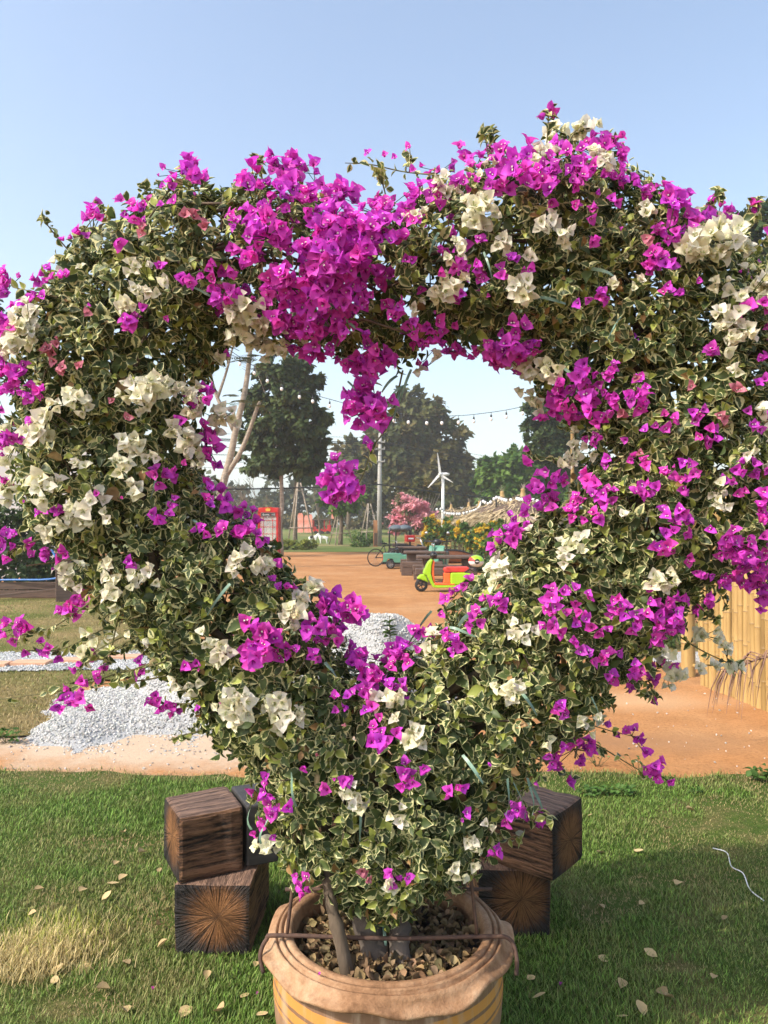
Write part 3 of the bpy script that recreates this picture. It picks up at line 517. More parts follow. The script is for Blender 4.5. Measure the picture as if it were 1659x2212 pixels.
# flowers read off the photograph: (tile origin and scale in photo pixels), then x, y, radius in the tile
TILES = {
'A': (0, 1200, .5425), 'B': (700, 1900, .6028), 'C': (1600, 1100, .5425), 'D': (1300, 350, .7233), 'E': (0, 450, .7836), 'Z': (650, 1050, .36166), 'R': (1600, 1850, .6706)}
FM = {
'A': [(40,60,60),(140,40,60),(105,130,45),(212,140,45),(290,130,40),(20,240,40),(130,400,60),(240,345,45),(30,460,55),(20,510,40),(1190,130,50),(1130,310,45),(1210,390,60),(1265,450,65),(1240,500,50),(1285,570,45),(950,640,60),(1025,630,40),(1085,580,25),(610,755,28),(750,775,22),(1040,790,25),(1230,725,50),(1330,800,60),(1260,845,50),(915,880,50),(1035,860,32),(350,830,35),(280,865,35),(90,695,18),(190,790,15),(30,1000,55),(110,1030,50),(170,1060,40),(20,1110,45),(280,1070,45),(210,1120,30),(300,1140,45),(410,1115,50),(330,1200,20),(810,1160,38),(1225,980,45),(1375,965,60),(1435,1000,62),(1505,965,58),(1540,1045,52),(1430,860,50),(1490,870,45),(1615,1275,30),(1650,1180,35),(465,1350,40),(440,1410,45),(515,1410,40),(390,1475,40),(455,1475,35),(55,1535,35),(140,1540,60),(40,1600,50),(250,1645,40),(160,1695,30),(330,1695,45),(860,1760,40),(870,1820,40),(610,1845,50),(500,1890,45),(430,1910,40),(400,1985,55),(500,1980,55),(380,2040,30),(950,1980,55),(910,2020,35),(1060,2030,50),(1220,2015,25),(1140,1755,50),(1220,1785,18),(1365,1975,22),(1570,1580,70),(1620,1640,60),(1540,1700,70),(1610,1720,50)],
'B': [(370,45,35),(410,35,25),(560,100,55),(620,110,65),(650,150,50),(740,140,65),(790,170,50),(510,240,65),(590,240,50),(620,280,50),(690,260,40),(700,320,35),(240,260,70),(300,280,55),(210,330,60),(230,380,65),(350,375,45),(415,365,35),(505,370,45),(805,370,40),(720,370,35),(755,430,50),(800,480,55),(870,470,55),(850,520,50),(960,470,50),(980,360,55),(1030,380,50),(1070,420,45),(940,390,40),(1000,320,45),(1110,260,55),(1255,255,35),(1250,310,35),(1320,330,55),(1400,190,50),(1550,100,45),(1460,95,25),(1250,85,42),(1325,35,34),(1380,10,30),(1220,165,25),(640,615,28),(650,685,28),(730,620,40),(800,590,50),(830,660,40),(950,560,45),(960,600,35),(1010,550,35),(895,720,25),(870,785,45),(885,860,55),(980,810,35),(490,970,25),(635,1085,35),(710,1035,45),(650,1030,20),(1030,1010,50),(1100,985,35),(1045,1050,30),(1250,1095,35),(1315,1060,30),(1345,1205,28),(1320,1240,22),(240,1080,45),(300,1100,40),(335,1165,55),(330,1210,40),(290,1260,30),(255,1320,40),(345,1340,25),(490,1590,45),(460,1640,40),(960,1540,40),(1015,1555,35),(1485,1410,38),(1610,1210,50),(1590,1150,30),(1465,945,15),(70,615,20)],
'C': [(60,70,80),(150,60,60),(20,110,50),(120,120,40),(540,210,50),(700,220,45),(570,245,30),(440,300,60),(480,320,50),(400,340,70),(420,380,50),(560,330,60),(640,290,35),(600,380,55),(715,335,45),(510,420,55),(640,430,60),(680,460,50),(730,390,45),(820,350,55),(870,390,55),(880,430,40),(915,295,28),(350,440,40),(390,490,30),(310,515,35),(590,600,28),(660,600,42),(810,615,28),(915,560,30),(1050,500,45),(1010,560,40),(1175,465,40),(1220,460,40),(1280,580,50),(1240,625,40),(1310,620,40),(1280,100,45),(1580,290,38),(1620,160,45),(1640,50,50),(1545,510,50),(1640,510,40),(1500,450,30),(725,735,40),(845,725,35),(910,765,35),(1145,770,32),(1200,830,40),(1130,840,45),(1025,845,45),(1120,905,35),(1080,780,18),(210,670,25),(195,760,33),(330,830,55),(400,830,40),(440,860,40),(275,920,55),(300,960,50),(370,1000,60),(300,1040,50),(215,1060,50),(100,1090,35),(120,1190,60),(60,1200,50),(40,1270,50),(160,1180,40),(620,890,60),(650,950,55),(600,960,45),(730,955,40),(510,975,40),(570,1050,50),(490,1085,50),(640,1085,50),(890,890,50),(870,960,50),(960,915,45),(910,950,40),(1100,1040,55),(1030,1070,50),(1140,1080,40),(1040,1150,50),(1120,1190,50),(980,1240,55),(1030,1250,40),(1150,1305,40),(1220,1370,48),(1280,1410,28),(1380,870,40),(1455,920,40),(1510,760,50),(1460,800,40),(1590,800,35),(1600,910,50),(1610,970,50),(1590,1050,60),(1550,1090,50),(1280,1145,30),(1370,1190,65),(1430,1170,50),(1350,1250,55),(1430,1260,60),(1500,1240,55),(1500,1310,60),(1450,1340,60),(1600,1210,45),(1640,1120,40),(1620,1330,60),(1560,1390,60),(1480,1450,65),(1540,1470,60),(1610,1430,55),(1600,1520,60),(1630,1580,50),(1400,1400,50),(1350,1430,50),(1250,1530,45),(360,1560,60),(350,1610,50),(500,1540,50),(550,1560,40),(430,1630,40),(525,1650,45),(370,1720,55),(470,1720,40),(600,1740,50),(650,1760,40),(500,1800,35),(730,1570,45),(720,1620,45),(770,1640,45),(850,1640,50),(940,1560,50),(1010,1560,45),(1080,1570,50),(920,1650,55),(990,1670,60),(1060,1660,55),(850,1700,45),(1080,1720,45),(950,1740,50),(1020,1760,50),(940,1790,40),(535,1890,50),(690,1880,45),(670,1920,35),(680,2010,42),(790,1990,38),(845,1985,32),(950,1960,35),(1060,1960,45),(945,2040,35),(835,2090,28),(790,2050,25),(860,2050,18),(400,2180,40),(1190,1610,40),(1240,1620,30),(55,1585,45),(1650,1400,40)],
'D': [(210,285,30),(295,235,40),(350,240,35),(335,300,30),(470,220,50),(540,220,50),(430,250,35),(560,260,40),(240,255,18),(80,420,45),(60,460,40),(20,440,30),(30,510,45),(70,550,40),(140,420,40),(180,400,40),(270,360,40),(330,360,35),(430,350,50),(510,330,55),(440,400,45),(550,360,50),(650,390,55),(700,330,50),(640,300,40),(760,260,45),(720,230,40),(690,210,30),(800,290,45),(850,200,45),(900,180,50),(960,160,45),(930,190,40),(970,245,40),(870,320,40),(780,350,40),(950,360,40),(1010,380,40),(975,320,30),(875,410,22),(945,440,28),(1135,385,18),(1090,420,40),(1160,420,45),(1200,450,50),(1250,440,45),(1260,500,50),(1210,490,40),(1280,570,50),(1230,590,35),(1160,600,40),(1330,510,30),(1400,480,50),(1450,480,40),(1105,690,40),(1140,680,35),(1090,745,40),(1180,735,40),(760,470,30),(840,495,35),(980,570,18),(860,625,25),(870,850,35),(905,845,25),(830,875,25),(1190,850,35),(1240,865,25),(1325,800,20),(1375,1115,32),(35,705,25),(230,730,28),(180,750,20),(285,685,25),(350,615,25),(300,740,25),(345,720,25),(385,765,32),(450,750,32),(500,700,35),(580,740,25),(400,850,18),(275,860,32),(145,915,15),(40,970,40),(20,960,30),(85,1045,35),(160,990,45),(215,960,30),(130,1000,30),(205,1110,35),(180,1060,30),(60,1150,30),(480,1080,60),(440,1120,50),(560,1080,50),(520,1000,50),(420,1040,40),(600,1050,40),(540,1130,40),(300,1060,40),(360,1060,30),(315,1130,20),(390,1080,30),(820,1190,45),(940,1200,35),(1060,1215,25),(1550,930,50),(1620,920,40),(1640,980,35),(1645,1160,35),(1500,760,15)],
'E': [(385,320,40),(400,335,30),(520,290,28),(545,345,20),(590,320,35),(620,340,35),(570,310,25),(635,280,18),(285,440,15),(320,435,20),(365,420,30),(25,590,40),(10,640,35),(90,580,18),(225,600,35),(195,620,30),(265,590,30),(205,675,22),(120,710,35),(155,705,25),(60,780,50),(80,800,40),(20,900,35),(40,900,30),(10,960,40),(100,985,40),(75,1045,30),(140,1055,30),(205,1050,20),(690,130,20),(660,165,12),(780,140,45),(820,130,35),(800,170,40),(740,170,30),(720,210,25),(690,230,18),(860,190,30),(735,290,22),(820,265,12),(685,305,15),(1045,210,50),(1030,200,35),(1080,230,30),(1130,140,40),(1200,110,55),(1240,100,45),(1215,160,50),(1230,200,45),(1300,200,35),(1295,140,35),(1150,240,40),(1195,290,25),(1050,330,35),(1000,350,30),(1100,320,30),(1060,450,45),(1040,490,40),(1090,400,50),(1140,400,50),(1170,420,40),(1290,280,50),(1260,300,35),(1400,220,55),(1430,240,45),(1370,250,40),(1400,290,35),(1575,250,20),(1540,270,18),(1635,260,20),(1510,320,30),(1600,300,40),(1560,330,40),(1400,360,50),(1350,390,50),(1450,370,45),(1310,440,50),(1370,440,55),(1430,430,55),(1490,400,45),(1540,420,50),(1600,380,50),(1640,350,40),(1280,490,50),(1340,520,60),(1410,500,60),(1480,470,55),(1540,470,50),(1600,450,45),(1310,560,50),(1380,560,55),(1450,550,55),(1510,520,50),(1640,430,45),(1180,580,50),(1130,610,45),(1240,600,45),(1310,620,45),(1380,630,50),(1450,620,45),(1200,640,40),(1280,680,45),(1350,690,45),(1420,690,45),(1480,680,40),(1380,750,45),(1450,760,40),(1300,740,40),(1220,700,35),(1130,700,40),(1150,750,40),(1200,760,40),(1260,790,45),(1300,800,40),(1350,810,40),(1320,860,45),(1380,860,35),(1280,880,40),(1330,900,35),(1240,850,30),(1530,890,50),(1580,900,50),(1500,920,40),(1560,950,35),(1600,920,30),(1500,1040,45),(1520,1060,35),(1650,700,30),(1640,740,30),(1590,710,25),(1525,635,25),(775,600,38),(760,590,25),(680,560,25),(690,755,18),(600,715,20),(560,770,40),(540,765,30),(395,712,12),(910,670,40),(950,640,40),(870,600,35),(970,560,25),(920,690,25),(1065,660,16),(980,500,30),(960,575,15),(880,540,25),(830,1045,45),(920,885,20),(985,370,25)],
'R': [(650,780,28),(690,800,34),(720,795,28),(755,900,32),(770,965,36),(810,955,36),(790,1010,38),(840,1020,32),(400,810,35),(380,840,30),(470,850,35),(455,890,35),(425,930,35),(300,860,35),(280,910,38),(310,960,40),(320,640,30),(340,690,30),(190,1020,20),(110,1170,42),(215,1200,40),(690,490,35),(670,575,25),(770,535,25)],
'Z': [(1410,350,110),(1500,290,120),(1590,330,110),(1540,400,110),(1480,690,120),(1410,780,130),(1560,740,130),(1480,850,120),(1600,850,110),(1500,600,90),(1380,840,80),(1640,760,90),(1300,1330,110),(1220,1440,130),(1310,1490,120),(1390,1450,90),(1180,1540,90),(1280,1400,110),(1510,1100,60),(1330,1550,70)]}
FW = {
'R': [(400,700,36),(540,740,34),(240,815,34),(450,765,36),(840,420,45),(870,500,45)],
'A': [(470,190,60),(380,240,35),(520,260,50),(330,310,70),(310,360,60),(270,430,70),(60,370,45),(90,530,60),(900,100,60),(960,70,40),(760,165,40),(850,175,55),(815,235,45),(900,235,40),(1030,130,45),(1120,180,60),(1140,240,60),(1010,355,60),(1100,430,75),(1130,500,60),(1160,560,45),(1300,270,60),(1390,300,55),(1310,350,60),(770,440,55),(840,470,55),(910,540,45),(740,590,60),(510,610,45),(300,680,75),(330,710,60),(250,700,50),(30,740,70),(490,840,70),(600,800,60),(590,890,40),(670,890,45),(450,890,40),(820,750,60),(340,940,55),(330,990,50),(400,920,40),(400,1200,55),(460,1215,40),(390,1260,40),(440,1300,50),(690,1160,50),(690,1230,50),(740,1290,60),(730,1350,55),(800,1310,35),(890,1210,55),(920,1260,45),(1430,1140,65),(1500,1170,65),(1400,1200,45),(1560,1200,55),(1600,1180,45),(550,1570,40),(520,1690,55),(620,1660,60),(640,1690,45),(810,1575,25),(910,1590,35),(1260,1620,50),(1310,1680,65),(1340,1710,50),(1080,1830,40),(1150,1880,50),(1050,1870,35),(1450,1960,60),(1400,2000,55),(1470,2040,60),(1500,1990,50),(1640,2000,45)],
'B': [(500,40,70),(430,110,60),(420,170,55),(380,190,50),(440,260,35),(660,300,45),(35,350,45),(140,620,65),(180,660,55),(100,650,50),(150,720,55),(345,640,60),(390,690,60),(420,730,45),(335,720,40),(1170,290,45),(1175,350,40),(900,620,55),(890,650,45),(970,640,50),(985,720,30),(1070,810,60),(1110,830,40),(1600,575,55),(1620,270,50),(1640,220,40),(740,1130,50),(770,1150,45),(790,1180,35),(720,1100,40),(985,1225,45),(1010,1250,35),(290,1400,50),(260,1440,45),(330,1390,35),(915,1560,40),(940,1600,30),(1280,1500,45),(1370,1500,30),(1300,1540,35),(1365,1365,45),(1470,1285,30),(1410,1420,30)],
'C': [(220,170,75),(250,130,50),(200,230,60),(270,260,50),(370,160,60),(390,220,55),(180,280,40),(260,350,60),(300,390,50),(1370,20,60),(1430,30,40),(1590,440,50),(1440,210,35),(540,670,55),(500,700,50),(460,750,45),(420,775,35),(590,650,30),(240,1155,45),(530,1210,45),(480,1250,45),(440,1290,45),(540,1290,30),(450,1340,50),(80,1390,65),(40,1430,60),(100,1440,50),(20,1400,40),(930,1465,60),(1060,1450,50),(1010,1490,35),(1330,895,45),(1360,990,45),(1320,970,30),(1620,590,50),(1500,680,45),(1620,740,45),(1630,660,30),(200,1740,50),(120,1720,30),(150,1790,35),(120,2060,50),(100,2130,50),(160,2100,40),(1250,1800,55),(1330,1790,45),(1390,1830,45),(1400,1870,40),(1240,1960,40),(1320,1975,45),(1400,1980,45),(1480,1990,40),(1020,1900,40),(1080,2020,50),(1050,2060,40),(520,515,35),(780,1070,30)],
'D': [(700,110,45),(690,155,40),(820,100,50),(840,90,40),(650,245,50),(620,260,40),(870,260,50),(900,280,40),(920,310,30),(210,385,45),(190,395,40),(240,400,35),(400,310,35),(360,480,60),(340,530,55),(400,490,50),(320,470,45),(70,530,35),(640,540,45),(660,520,35),(720,600,40),(715,650,30),(460,635,40),(590,665,25),(1080,510,45),(250,660,40),(220,680,30),(160,800,45),(190,840,45),(240,810,45),(540,800,50),(550,840,45),(510,810,40),(965,805,30),(1060,800,28),(1035,830,20),(1310,640,65),(1270,660,55),(1350,600,55),(1330,690,50),(1420,580,60),(1480,600,60),(1510,650,50),(1430,640,50),(1470,660,40),(1310,490,20),(1400,815,30),(1440,805,25),(1545,740,30),(1580,820,60),(1620,840,60),(1560,880,55),(1500,860,45),(1640,880,40),(1450,960,50),(1480,1000,50),(1430,1030,45),(1510,1020,50),(1440,940,35),(80,1180,28),(160,1130,30),(60,900,35),(110,510,25),(30,530,25)],
'E': [(250,550,25),(690,605,35),(570,545,35),(590,540,30),(580,640,35),(610,650,25),(660,655,22),(550,700,40),(560,690,30),(140,760,45),(170,740,40),(130,840,55),(90,870,50),(160,840,40),(60,890,35),(1080,795,45),(1100,800,30),(1180,810,35),(1250,850,35),(1125,880,35),(1180,885,40),(1000,700,60),(1040,720,50),(960,760,50),(1060,850,40),(900,920,35),(1000,800,50),(620,1030,50),(660,1000,35),(600,1050,40),(730,1045,35),(760,1055,30),(310,1070,30),(540,1060,30),(360,555,20),(1100,690,30)]}
FP = {'A': [(425,35,40),(505,0,25),(688,205,28),(775,305,30)], 'B': [(555,900,20),(700,760,22),(815,1510,32),(830,1560,25)], 'C': [(850,245,30),(1435,325,32),(890,695,28),(800,465,35),(1340,490,32),(1170,300,30)], 'D': [(1100,610,25)], 'E': [(790,350,35),(850,370,25),(610,400,25),(385,740,18),(260,845,16),(240,890,35),(290,975,30),(235,920,30),(355,955,18)]}
COL = {'m': (.80, .075, .68), 'w': (.94, .91, .72), 'p': (.70, .24, .32)}
ent = []
for kind, src in (('m', FM), ('w', FW), ('p', FP)):
    for t, lst in src.items():
        ox, oy, s = TILES[t]
        for x, y, r in lst: ent.append(((ox + x * s) * .6636, (oy + y * s) * .6636, r * s * .6636, kind))
# buds of the spray above the heart
for u, v in [(885, 320), (852, 343), (832, 340), (793, 333), (908, 362), (889, 372)]: ent.append((u, v, 9, 'm'))

# one flower: three papery bracts in a cup and three slim tubes with white star mouths
BRT, BRQ, _ = blade_template([(0, .10), (.14, .58), (.32, .94), (.52, 1.0), (.72, .74), (.87, .36), (1.0, .03)], .40, .10, 0)
def flower_template(seed):
    r = random.Random(seed); V, Q, K = [], [], []          # K: 0 bract, 1 tube, 2 mouth
    for i in range(3):
        az = i * 2 * PI / 3 + r.uniform(-.3, .3); op0, op1 = r.uniform(.15, .45), r.uniform(.9, 1.75); L = r.uniform(.82, 1.12); ph = r.uniform(0, 6); tw = r.uniform(-.35, .35)
        o = len(V)
        for (x, t, z) in BRT:
            # the strip bends outwards along its length, cups, and ripples at the edge
            th = op0 + (op1 - op0) * t ** 1.3; rad = .03 + L * (t * math.sin((op0 + th) / 2)); hh = L * t * math.cos((op0 + th) / 2)
            zz = z + .55 * x * x + .09 * math.sin(8 * t + ph) * (1 if x > 0 else -1) * (abs(x) * 2.2) + .04 * math.sin(6 * t + ph * 2) + tw * x * t; rad -= zz * math.cos(th); hh += zz * math.sin(th)
            V.append((rad * math.cos(az) - x * L * math.sin(az), rad * math.sin(az) + x * L * math.cos(az), hh)); K.append(0)
        Q += [tuple(q + o) for q in BRQ]
        o = len(V); a2 = az + .15; dx, dy = math.cos(a2), math.sin(a2); top = r.uniform(.38, .58); lean = .17
        for zq, rr in ((.08, .026), (top, .032)):
            for k in range(4): V.append((dx * (.02 + lean * zq * 1.6) + rr * math.cos(k * PI / 2), dy * (.02 + lean * zq * 1.6) + rr * math.sin(k * PI / 2), zq)); K.append(1)
        Q += [(o + k, o + (k + 1) % 4, o + 4 + (k + 1) % 4, o + 4 + k) for k in range(4)]
        if i < seed % 3:
            o = len(V); cx, cy = dx * (.02 + lean * top * 1.6), dy * (.02 + lean * top * 1.6); V.append((cx, cy, top)); K.append(2)
            for k in range(10):
                rr = .10 if k % 2 == 0 else .05; V.append((cx + rr * math.cos(k * PI / 5), cy + rr * math.sin(k * PI / 5), top + .04)); K.append(2)
            Q += [(o, o + 1 + (2 * k - 1) % 10, o + 1 + 2 * k, o + 1 + (2 * k + 1) % 10) for k in range(5)]
    return np.array(V), np.array(Q), np.array(K)
FT = [flower_template(s) for s in range(12)]
bud_scale = np.array([.55, .55, 1.15])

flowers = []                              # place, facing, radius, kind, on hedge
for u, v, r, kind in ent:
    n = 1 if r < 11.5 else (2 if r < 15 else (3 if r < 19 else (5 if r < 25 else 7)))
    for j in range(n):
        du, dv = (0, 0) if n == 1 else (random.gauss(0, r * .48), random.gauss(0, r * .48))
        p, on = place(u + du, v + dv)
        N = normal(p[None])[0] if on else np.array([random.uniform(-.6, .6), -.8, random.uniform(-.2, .5)])
        out = .034 if on else 0
        f = nrm(N * 1.0 + np.array([0, -.25, .12]) + np.array([du, 0, -dv]) / r * .9 + rng.normal(size=3) * .38); out += .022 * max(0, 1 - (du * du + dv * dv) / (r * r))
        rad = (r if n == 1 else max(12, r * .70)) * (p[1] / F) * 1.45; rad = min(max(rad, .013), .0335) * random.uniform(.9, 1.12)
        tc_ = nrm(np.array([0, 0, CAM_H]) - p); flowers.append((p + (N * np.array([.25, .6, .25]) + tc_ * .7) * (out + .018 * random.random() * j), f, rad, kind, on, (u, v), nrm(N + np.array([0, -.5, 0]))))
# the far side of the hedge flowers too, and a few more deep in the magenta crown
for _ in range(150):
    x, z = random.uniform(-1.25, 1.25), random.uniform(.7, 2.7); d = float(lut(sdf, np.array([x]), np.array([z]))[0])
    if d < .05: continue
    h = DM * math.sqrt(1 - max(0, 1 - d / RR) ** 2); p = np.array([x, Y0 + h, z]); N = normal(p[None])[0]
    flowers.append((p + N * .03, nrm(N + rng.normal(size=3) * .4), random.uniform(.026, .038), random.choice('mmmw'), True, None, N))
for _ in range(120):
    u, v = random.gauss(700, 130), random.gauss(570, 85); q = surf(u, v)
    if q is None: continue
    N = normal(q[None])[0]; flowers.append((q - N * random.uniform(-.02, .12), nrm(N + rng.normal(size=3) * .6), random.uniform(.024, .036), 'm', True, None, N))
# gather neighbouring flowers of one colour into clusters
clusters = []
for fl in sorted(flowers, key=lambda f: (f[3], f[5] is None, -f[2])):
    best = None
    for c in clusters:
        if c['k'] == fl[3] and len(c['f']) < 22:
            dd = np.linalg.norm(c['c'] - fl[0])
            if dd < .092 and (best is None or dd < best[0]): best = (dd, c)
    if best: best[1]['f'].append(fl); best[1]['c'] = np.mean([q[0] for q in best[1]['f']], 0)
    else: clusters.append({'k': fl[3], 'c': fl[0], 'f': [fl]})
clusters.sort(key=lambda c: (c['f'][0][5] is None, -sum(f[2] ** 2 for f in c['f'])))

hx, hy = POT
heart = thing('heart_bougainvillea', 'bougainvillea trained into a heart, magenta and cream flowers over variegated leaves', 'shrub', (hx, hy, SOILZ))
HO = np.array([hx, hy, SOILZ])
def flower_mesh(name, fls, ctr):
    Vs, Qs, Cs, o = [], [], [], 0; joint = np.mean([q[0] - q[6] * .03 for q in fls], 0) - ctr if len(fls) < 30 else None
    for (p, f, rad, kind, on, uv, nn_) in fls:
        T, Q, K = FT[random.randrange(12)]
        s = np.array([1., 1., 1.]) if rad > .015 else bud_scale
        X = nrm(np.cross(f, rng.normal(size=3))); R = np.stack([X, np.cross(f, X), f], -1)
        V = (T * s * rad * 1.02 - np.array([0, 0, .35 * rad])) @ R.T + p - ctr
        b = np.array(COL[kind]) * random.uniform(.82, 1.12)
        if kind == 'm': b = b * np.array([random.uniform(.85, 1.15), 1, random.uniform(.82, 1.12)]) + np.array([0, random.uniform(0, .02), 0])
        if kind == 'w': b = b * np.array([1, random.uniform(.95, 1.02), random.uniform(.85, 1.1)])
        tubec = {'m': (.30, .02, .17), 'w': (.55, .62, .25), 'p': (.4, .1, .15)}[kind]
        c = np.where((K == 0)[:, None], b[None], np.where((K == 1)[:, None], np.array([tubec]), np.array([[.85, .84, .72]])))
        if kind == 'w':                               # a green flush at the throat
            t = np.clip(1 - T[:, 2:3] * 2.2, 0, 1) * (K == 0)[:, None]; c = c * (1 - .5 * t) + np.array([[.50, .58, .20]]) * .5 * t
        Vs.append(V); Qs.append(Q + o); Cs.append(c); o += len(V)
        if len(fls) > 1 and joint is not None:        # the stalk that joins it to the others
            a = p - f * .3 * rad - ctr; dv = joint - a; sx = nrm(np.cross(dv, [.3, .5, .8])) * .0011; sy = nrm(np.cross(dv, sx)) * .0011
            V = np.array([e + q for e in (a, joint) for q in (sx, sy, -sx, -sy)]); Vs.append(V); Qs.append(np.array([(k, (k + 1) % 4, 4 + (k + 1) % 4, 4 + k) for k in range(4)]) + o); Cs.append(np.tile([[.10, .13, .04]], (8, 1))); o += 8
    return mesh_np(name, np.concatenate(Vs), np.concatenate(Qs), M['bract'], {'col': np.concatenate(Cs)}, True)
big, rest = clusters[:290], clusters[290:]
for c in big:
    nm = {'m': 'magenta_flower_cluster', 'w': 'cream_flower_cluster', 'p': 'faded_pink_flower'}[c['k']]
    link(nm, flower_mesh(nm, c['f'], c['c']), parent=heart, loc=c['c'] - HO)
if rest: tag(link('small_flowers', flower_mesh('small_flowers', [f for c in rest for f in c['f']], HO), parent=heart), kind='stuff')

# leaves on short shoots
fpos = np.array([f[0] for f in flowers]); frad = np.array([f[2] for f in flowers])
fdir = np.array([f[6] for f in flowers])
def near_flower(P, k=.95):                 # a flower pushes the leaves over it aside
    out = np.zeros(len(P), bool)
    for i in range(0, len(P), 3000):
        w = P[i:i + 3000, None] - fpos[None]; al = (w * fdir[None]).sum(2); pp = np.sqrt(np.maximum((w * w).sum(2) - al * al, 0))
        out[i:i + 3000] = ((al > -.012) & (al < .10) & (pp < k * frad[None])).any(1)
    return out
def leaf_colour(k, young=.15):
    t = rng.random((k, 1)); c = np.array([[.040, .066, .021]]) * (1 - t) + np.array([[.105, .145, .044]]) * t
    y = rng.random((k, 1)) < young; c = np.where(y, np.array([[.34, .38, .08]]) * rng.uniform(.7, 1.2, (k, 1)), c); return c
def shoots(P, A, m, length, size):
    k = len(P); A = nrm(A); e1 = nrm(np.cross(A, rng.normal(size=(k, 3)))); e2 = np.cross(A, e1); D, N_, O, S = [], [], [], []
    for i in range(m):
        az = i * 2.4 + rng.uniform(-.5, .5, k); tl = (1.45 - .9 * i / m) + rng.normal(0, .22, k)
        pr = e1 * np.cos(az)[:, None] + e2 * np.sin(az)[:, None]
        D.append(A * np.cos(tl)[:, None] + pr * np.sin(tl)[:, None] + np.array([0, 0, -.18]) + rng.normal(0, .14, (k, 3))); N_.append(A * np.sin(tl)[:, None] - pr * np.cos(tl)[:, None] + rng.normal(0, .28, (k, 3)) + np.array([0, -.1, .35]))
        O.append(P + A * (length * (i + .3) / m)[:, None]); S.append(size * (1.05 - .5 * i / m) * rng.uniform(.7, 1.2, k))
    return np.concatenate(D), np.concatenate(N_), np.concatenate(O), np.concatenate(S)
N = 150000; P = np.stack([rng.uniform(-1.3, 1.3, N), rng.uniform(Y0 - .32, Y0 + .32, N), rng.uniform(.45, 2.75, N)], -1)
r = rho(P) + .22 * (vnoise(P[:, 0] + P[:, 1], P[:, 2], 9, 81) - .5)
q = np.where(r > .66, .46, .11) * np.where(P[:, 1] > Y0 + .05, .55, 1.0)
U = U0 + P[:, 0] / P[:, 1] * F; Vv = HOR - (P[:, 2] - CAM_H) / P[:, 1] * F
mag = np.exp(-((U - 690) / 190) ** 2 - ((Vv - 570) / 120) ** 2); q = q * (1 - .72 * mag)
q = q * (lut(sdf, P[:, 0], P[:, 2]) > .036); P = P[(r < .87) & (rng.random(N) < q)]; A = normal(P) + rng.normal(0, .45, P.shape) + np.array([0, -.05, .25])
k = len(P); D, Nn, O, S = shoots(P, A, 7, rng.uniform(.03, .07, k), rng.uniform(.030, .050, k))
print('leaves', len(D), 'flowers', len(flowers), 'clusters', len(clusters))
keep = ~near_flower(O + nrm(D) * S[:, None] * .5); D, Nn, O, S = D[keep], Nn[keep], O[keep], S[keep]
R = frames(D, Nn) * S[:, None, None]
front = O[:, 1] < Y0 - .05; score = S * front * (rho(O) > .9) * rng.uniform(.8, 1.2, len(S)); order = np.argsort(-score); top = order[:300]; others = order[300:]
lc = leaf_colour(len(O)); lc[rng.random(len(O)) < .018] = (.34, .20, .08)
V, Q = inst(LT, LQ, R[others], O[others] - HO); n = len(others)
rimv = np.tile(LR, (n, 1)); plain = rng.random((n, 1)); rimv = rimv + np.where(plain < .12, -.6, np.where(plain > .86, .30, 0)); rimv[lc[others][:, 0] > .3] -= 1.5
tag(link('foliage', mesh_np('foliage', V, Q, M['leaf'], {'rim': rimv.ravel(), 'col': np.repeat(lc[others], len(LT), 0)}), parent=heart), kind='stuff')
LV = []
for j in range(8):
    T2 = LT.copy(); T2[:, 2] += .06 * np.sin(LT[:, 1] * 6 + j) - .05 * j / 8 * LT[:, 1]; T2[:, 0] *= 1 + .12 * math.sin(j * 2.1)
    LV.append(mesh_np('leaf', T2, LQ, M['leaf'], {'rim': LR + (.12 if j % 4 == 0 else -.05), 'col': np.repeat(leaf_colour(1, .15), len(LT), 0)}))
for i, t in enumerate(top):
    o = link('leaf', LV[i % 8], parent=heart); Mx = Matrix(R[t].tolist()).to_4x4(); Mx.translation = Vector(O[t] - HO); o.matrix_local = Mx

# dried bracts caught in the hedge
k = 150; idx = rng.integers(0, len(P), k); Pd = P[idx] + normal(P[idx]) * .03
V, Q = inst(DT, DQ, frames(rdir(k) + [0, 0, -.6], rdir(k)) * rng.uniform(.025, .04, (k, 1, 1)), Pd - HO)
col = np.where(rng.random((k, 1)) < .6, np.array([[.42, .25, .10]]), np.array([[.55, .42, .22]])) * rng.uniform(.7, 1.15, (k, 1))
tag(link('dried_bracts', mesh_np('dried_bracts', V, Q, M['dryleaf'], {'col': np.repeat(col, len(DT), 0)}), parent=heart), kind='stuff')

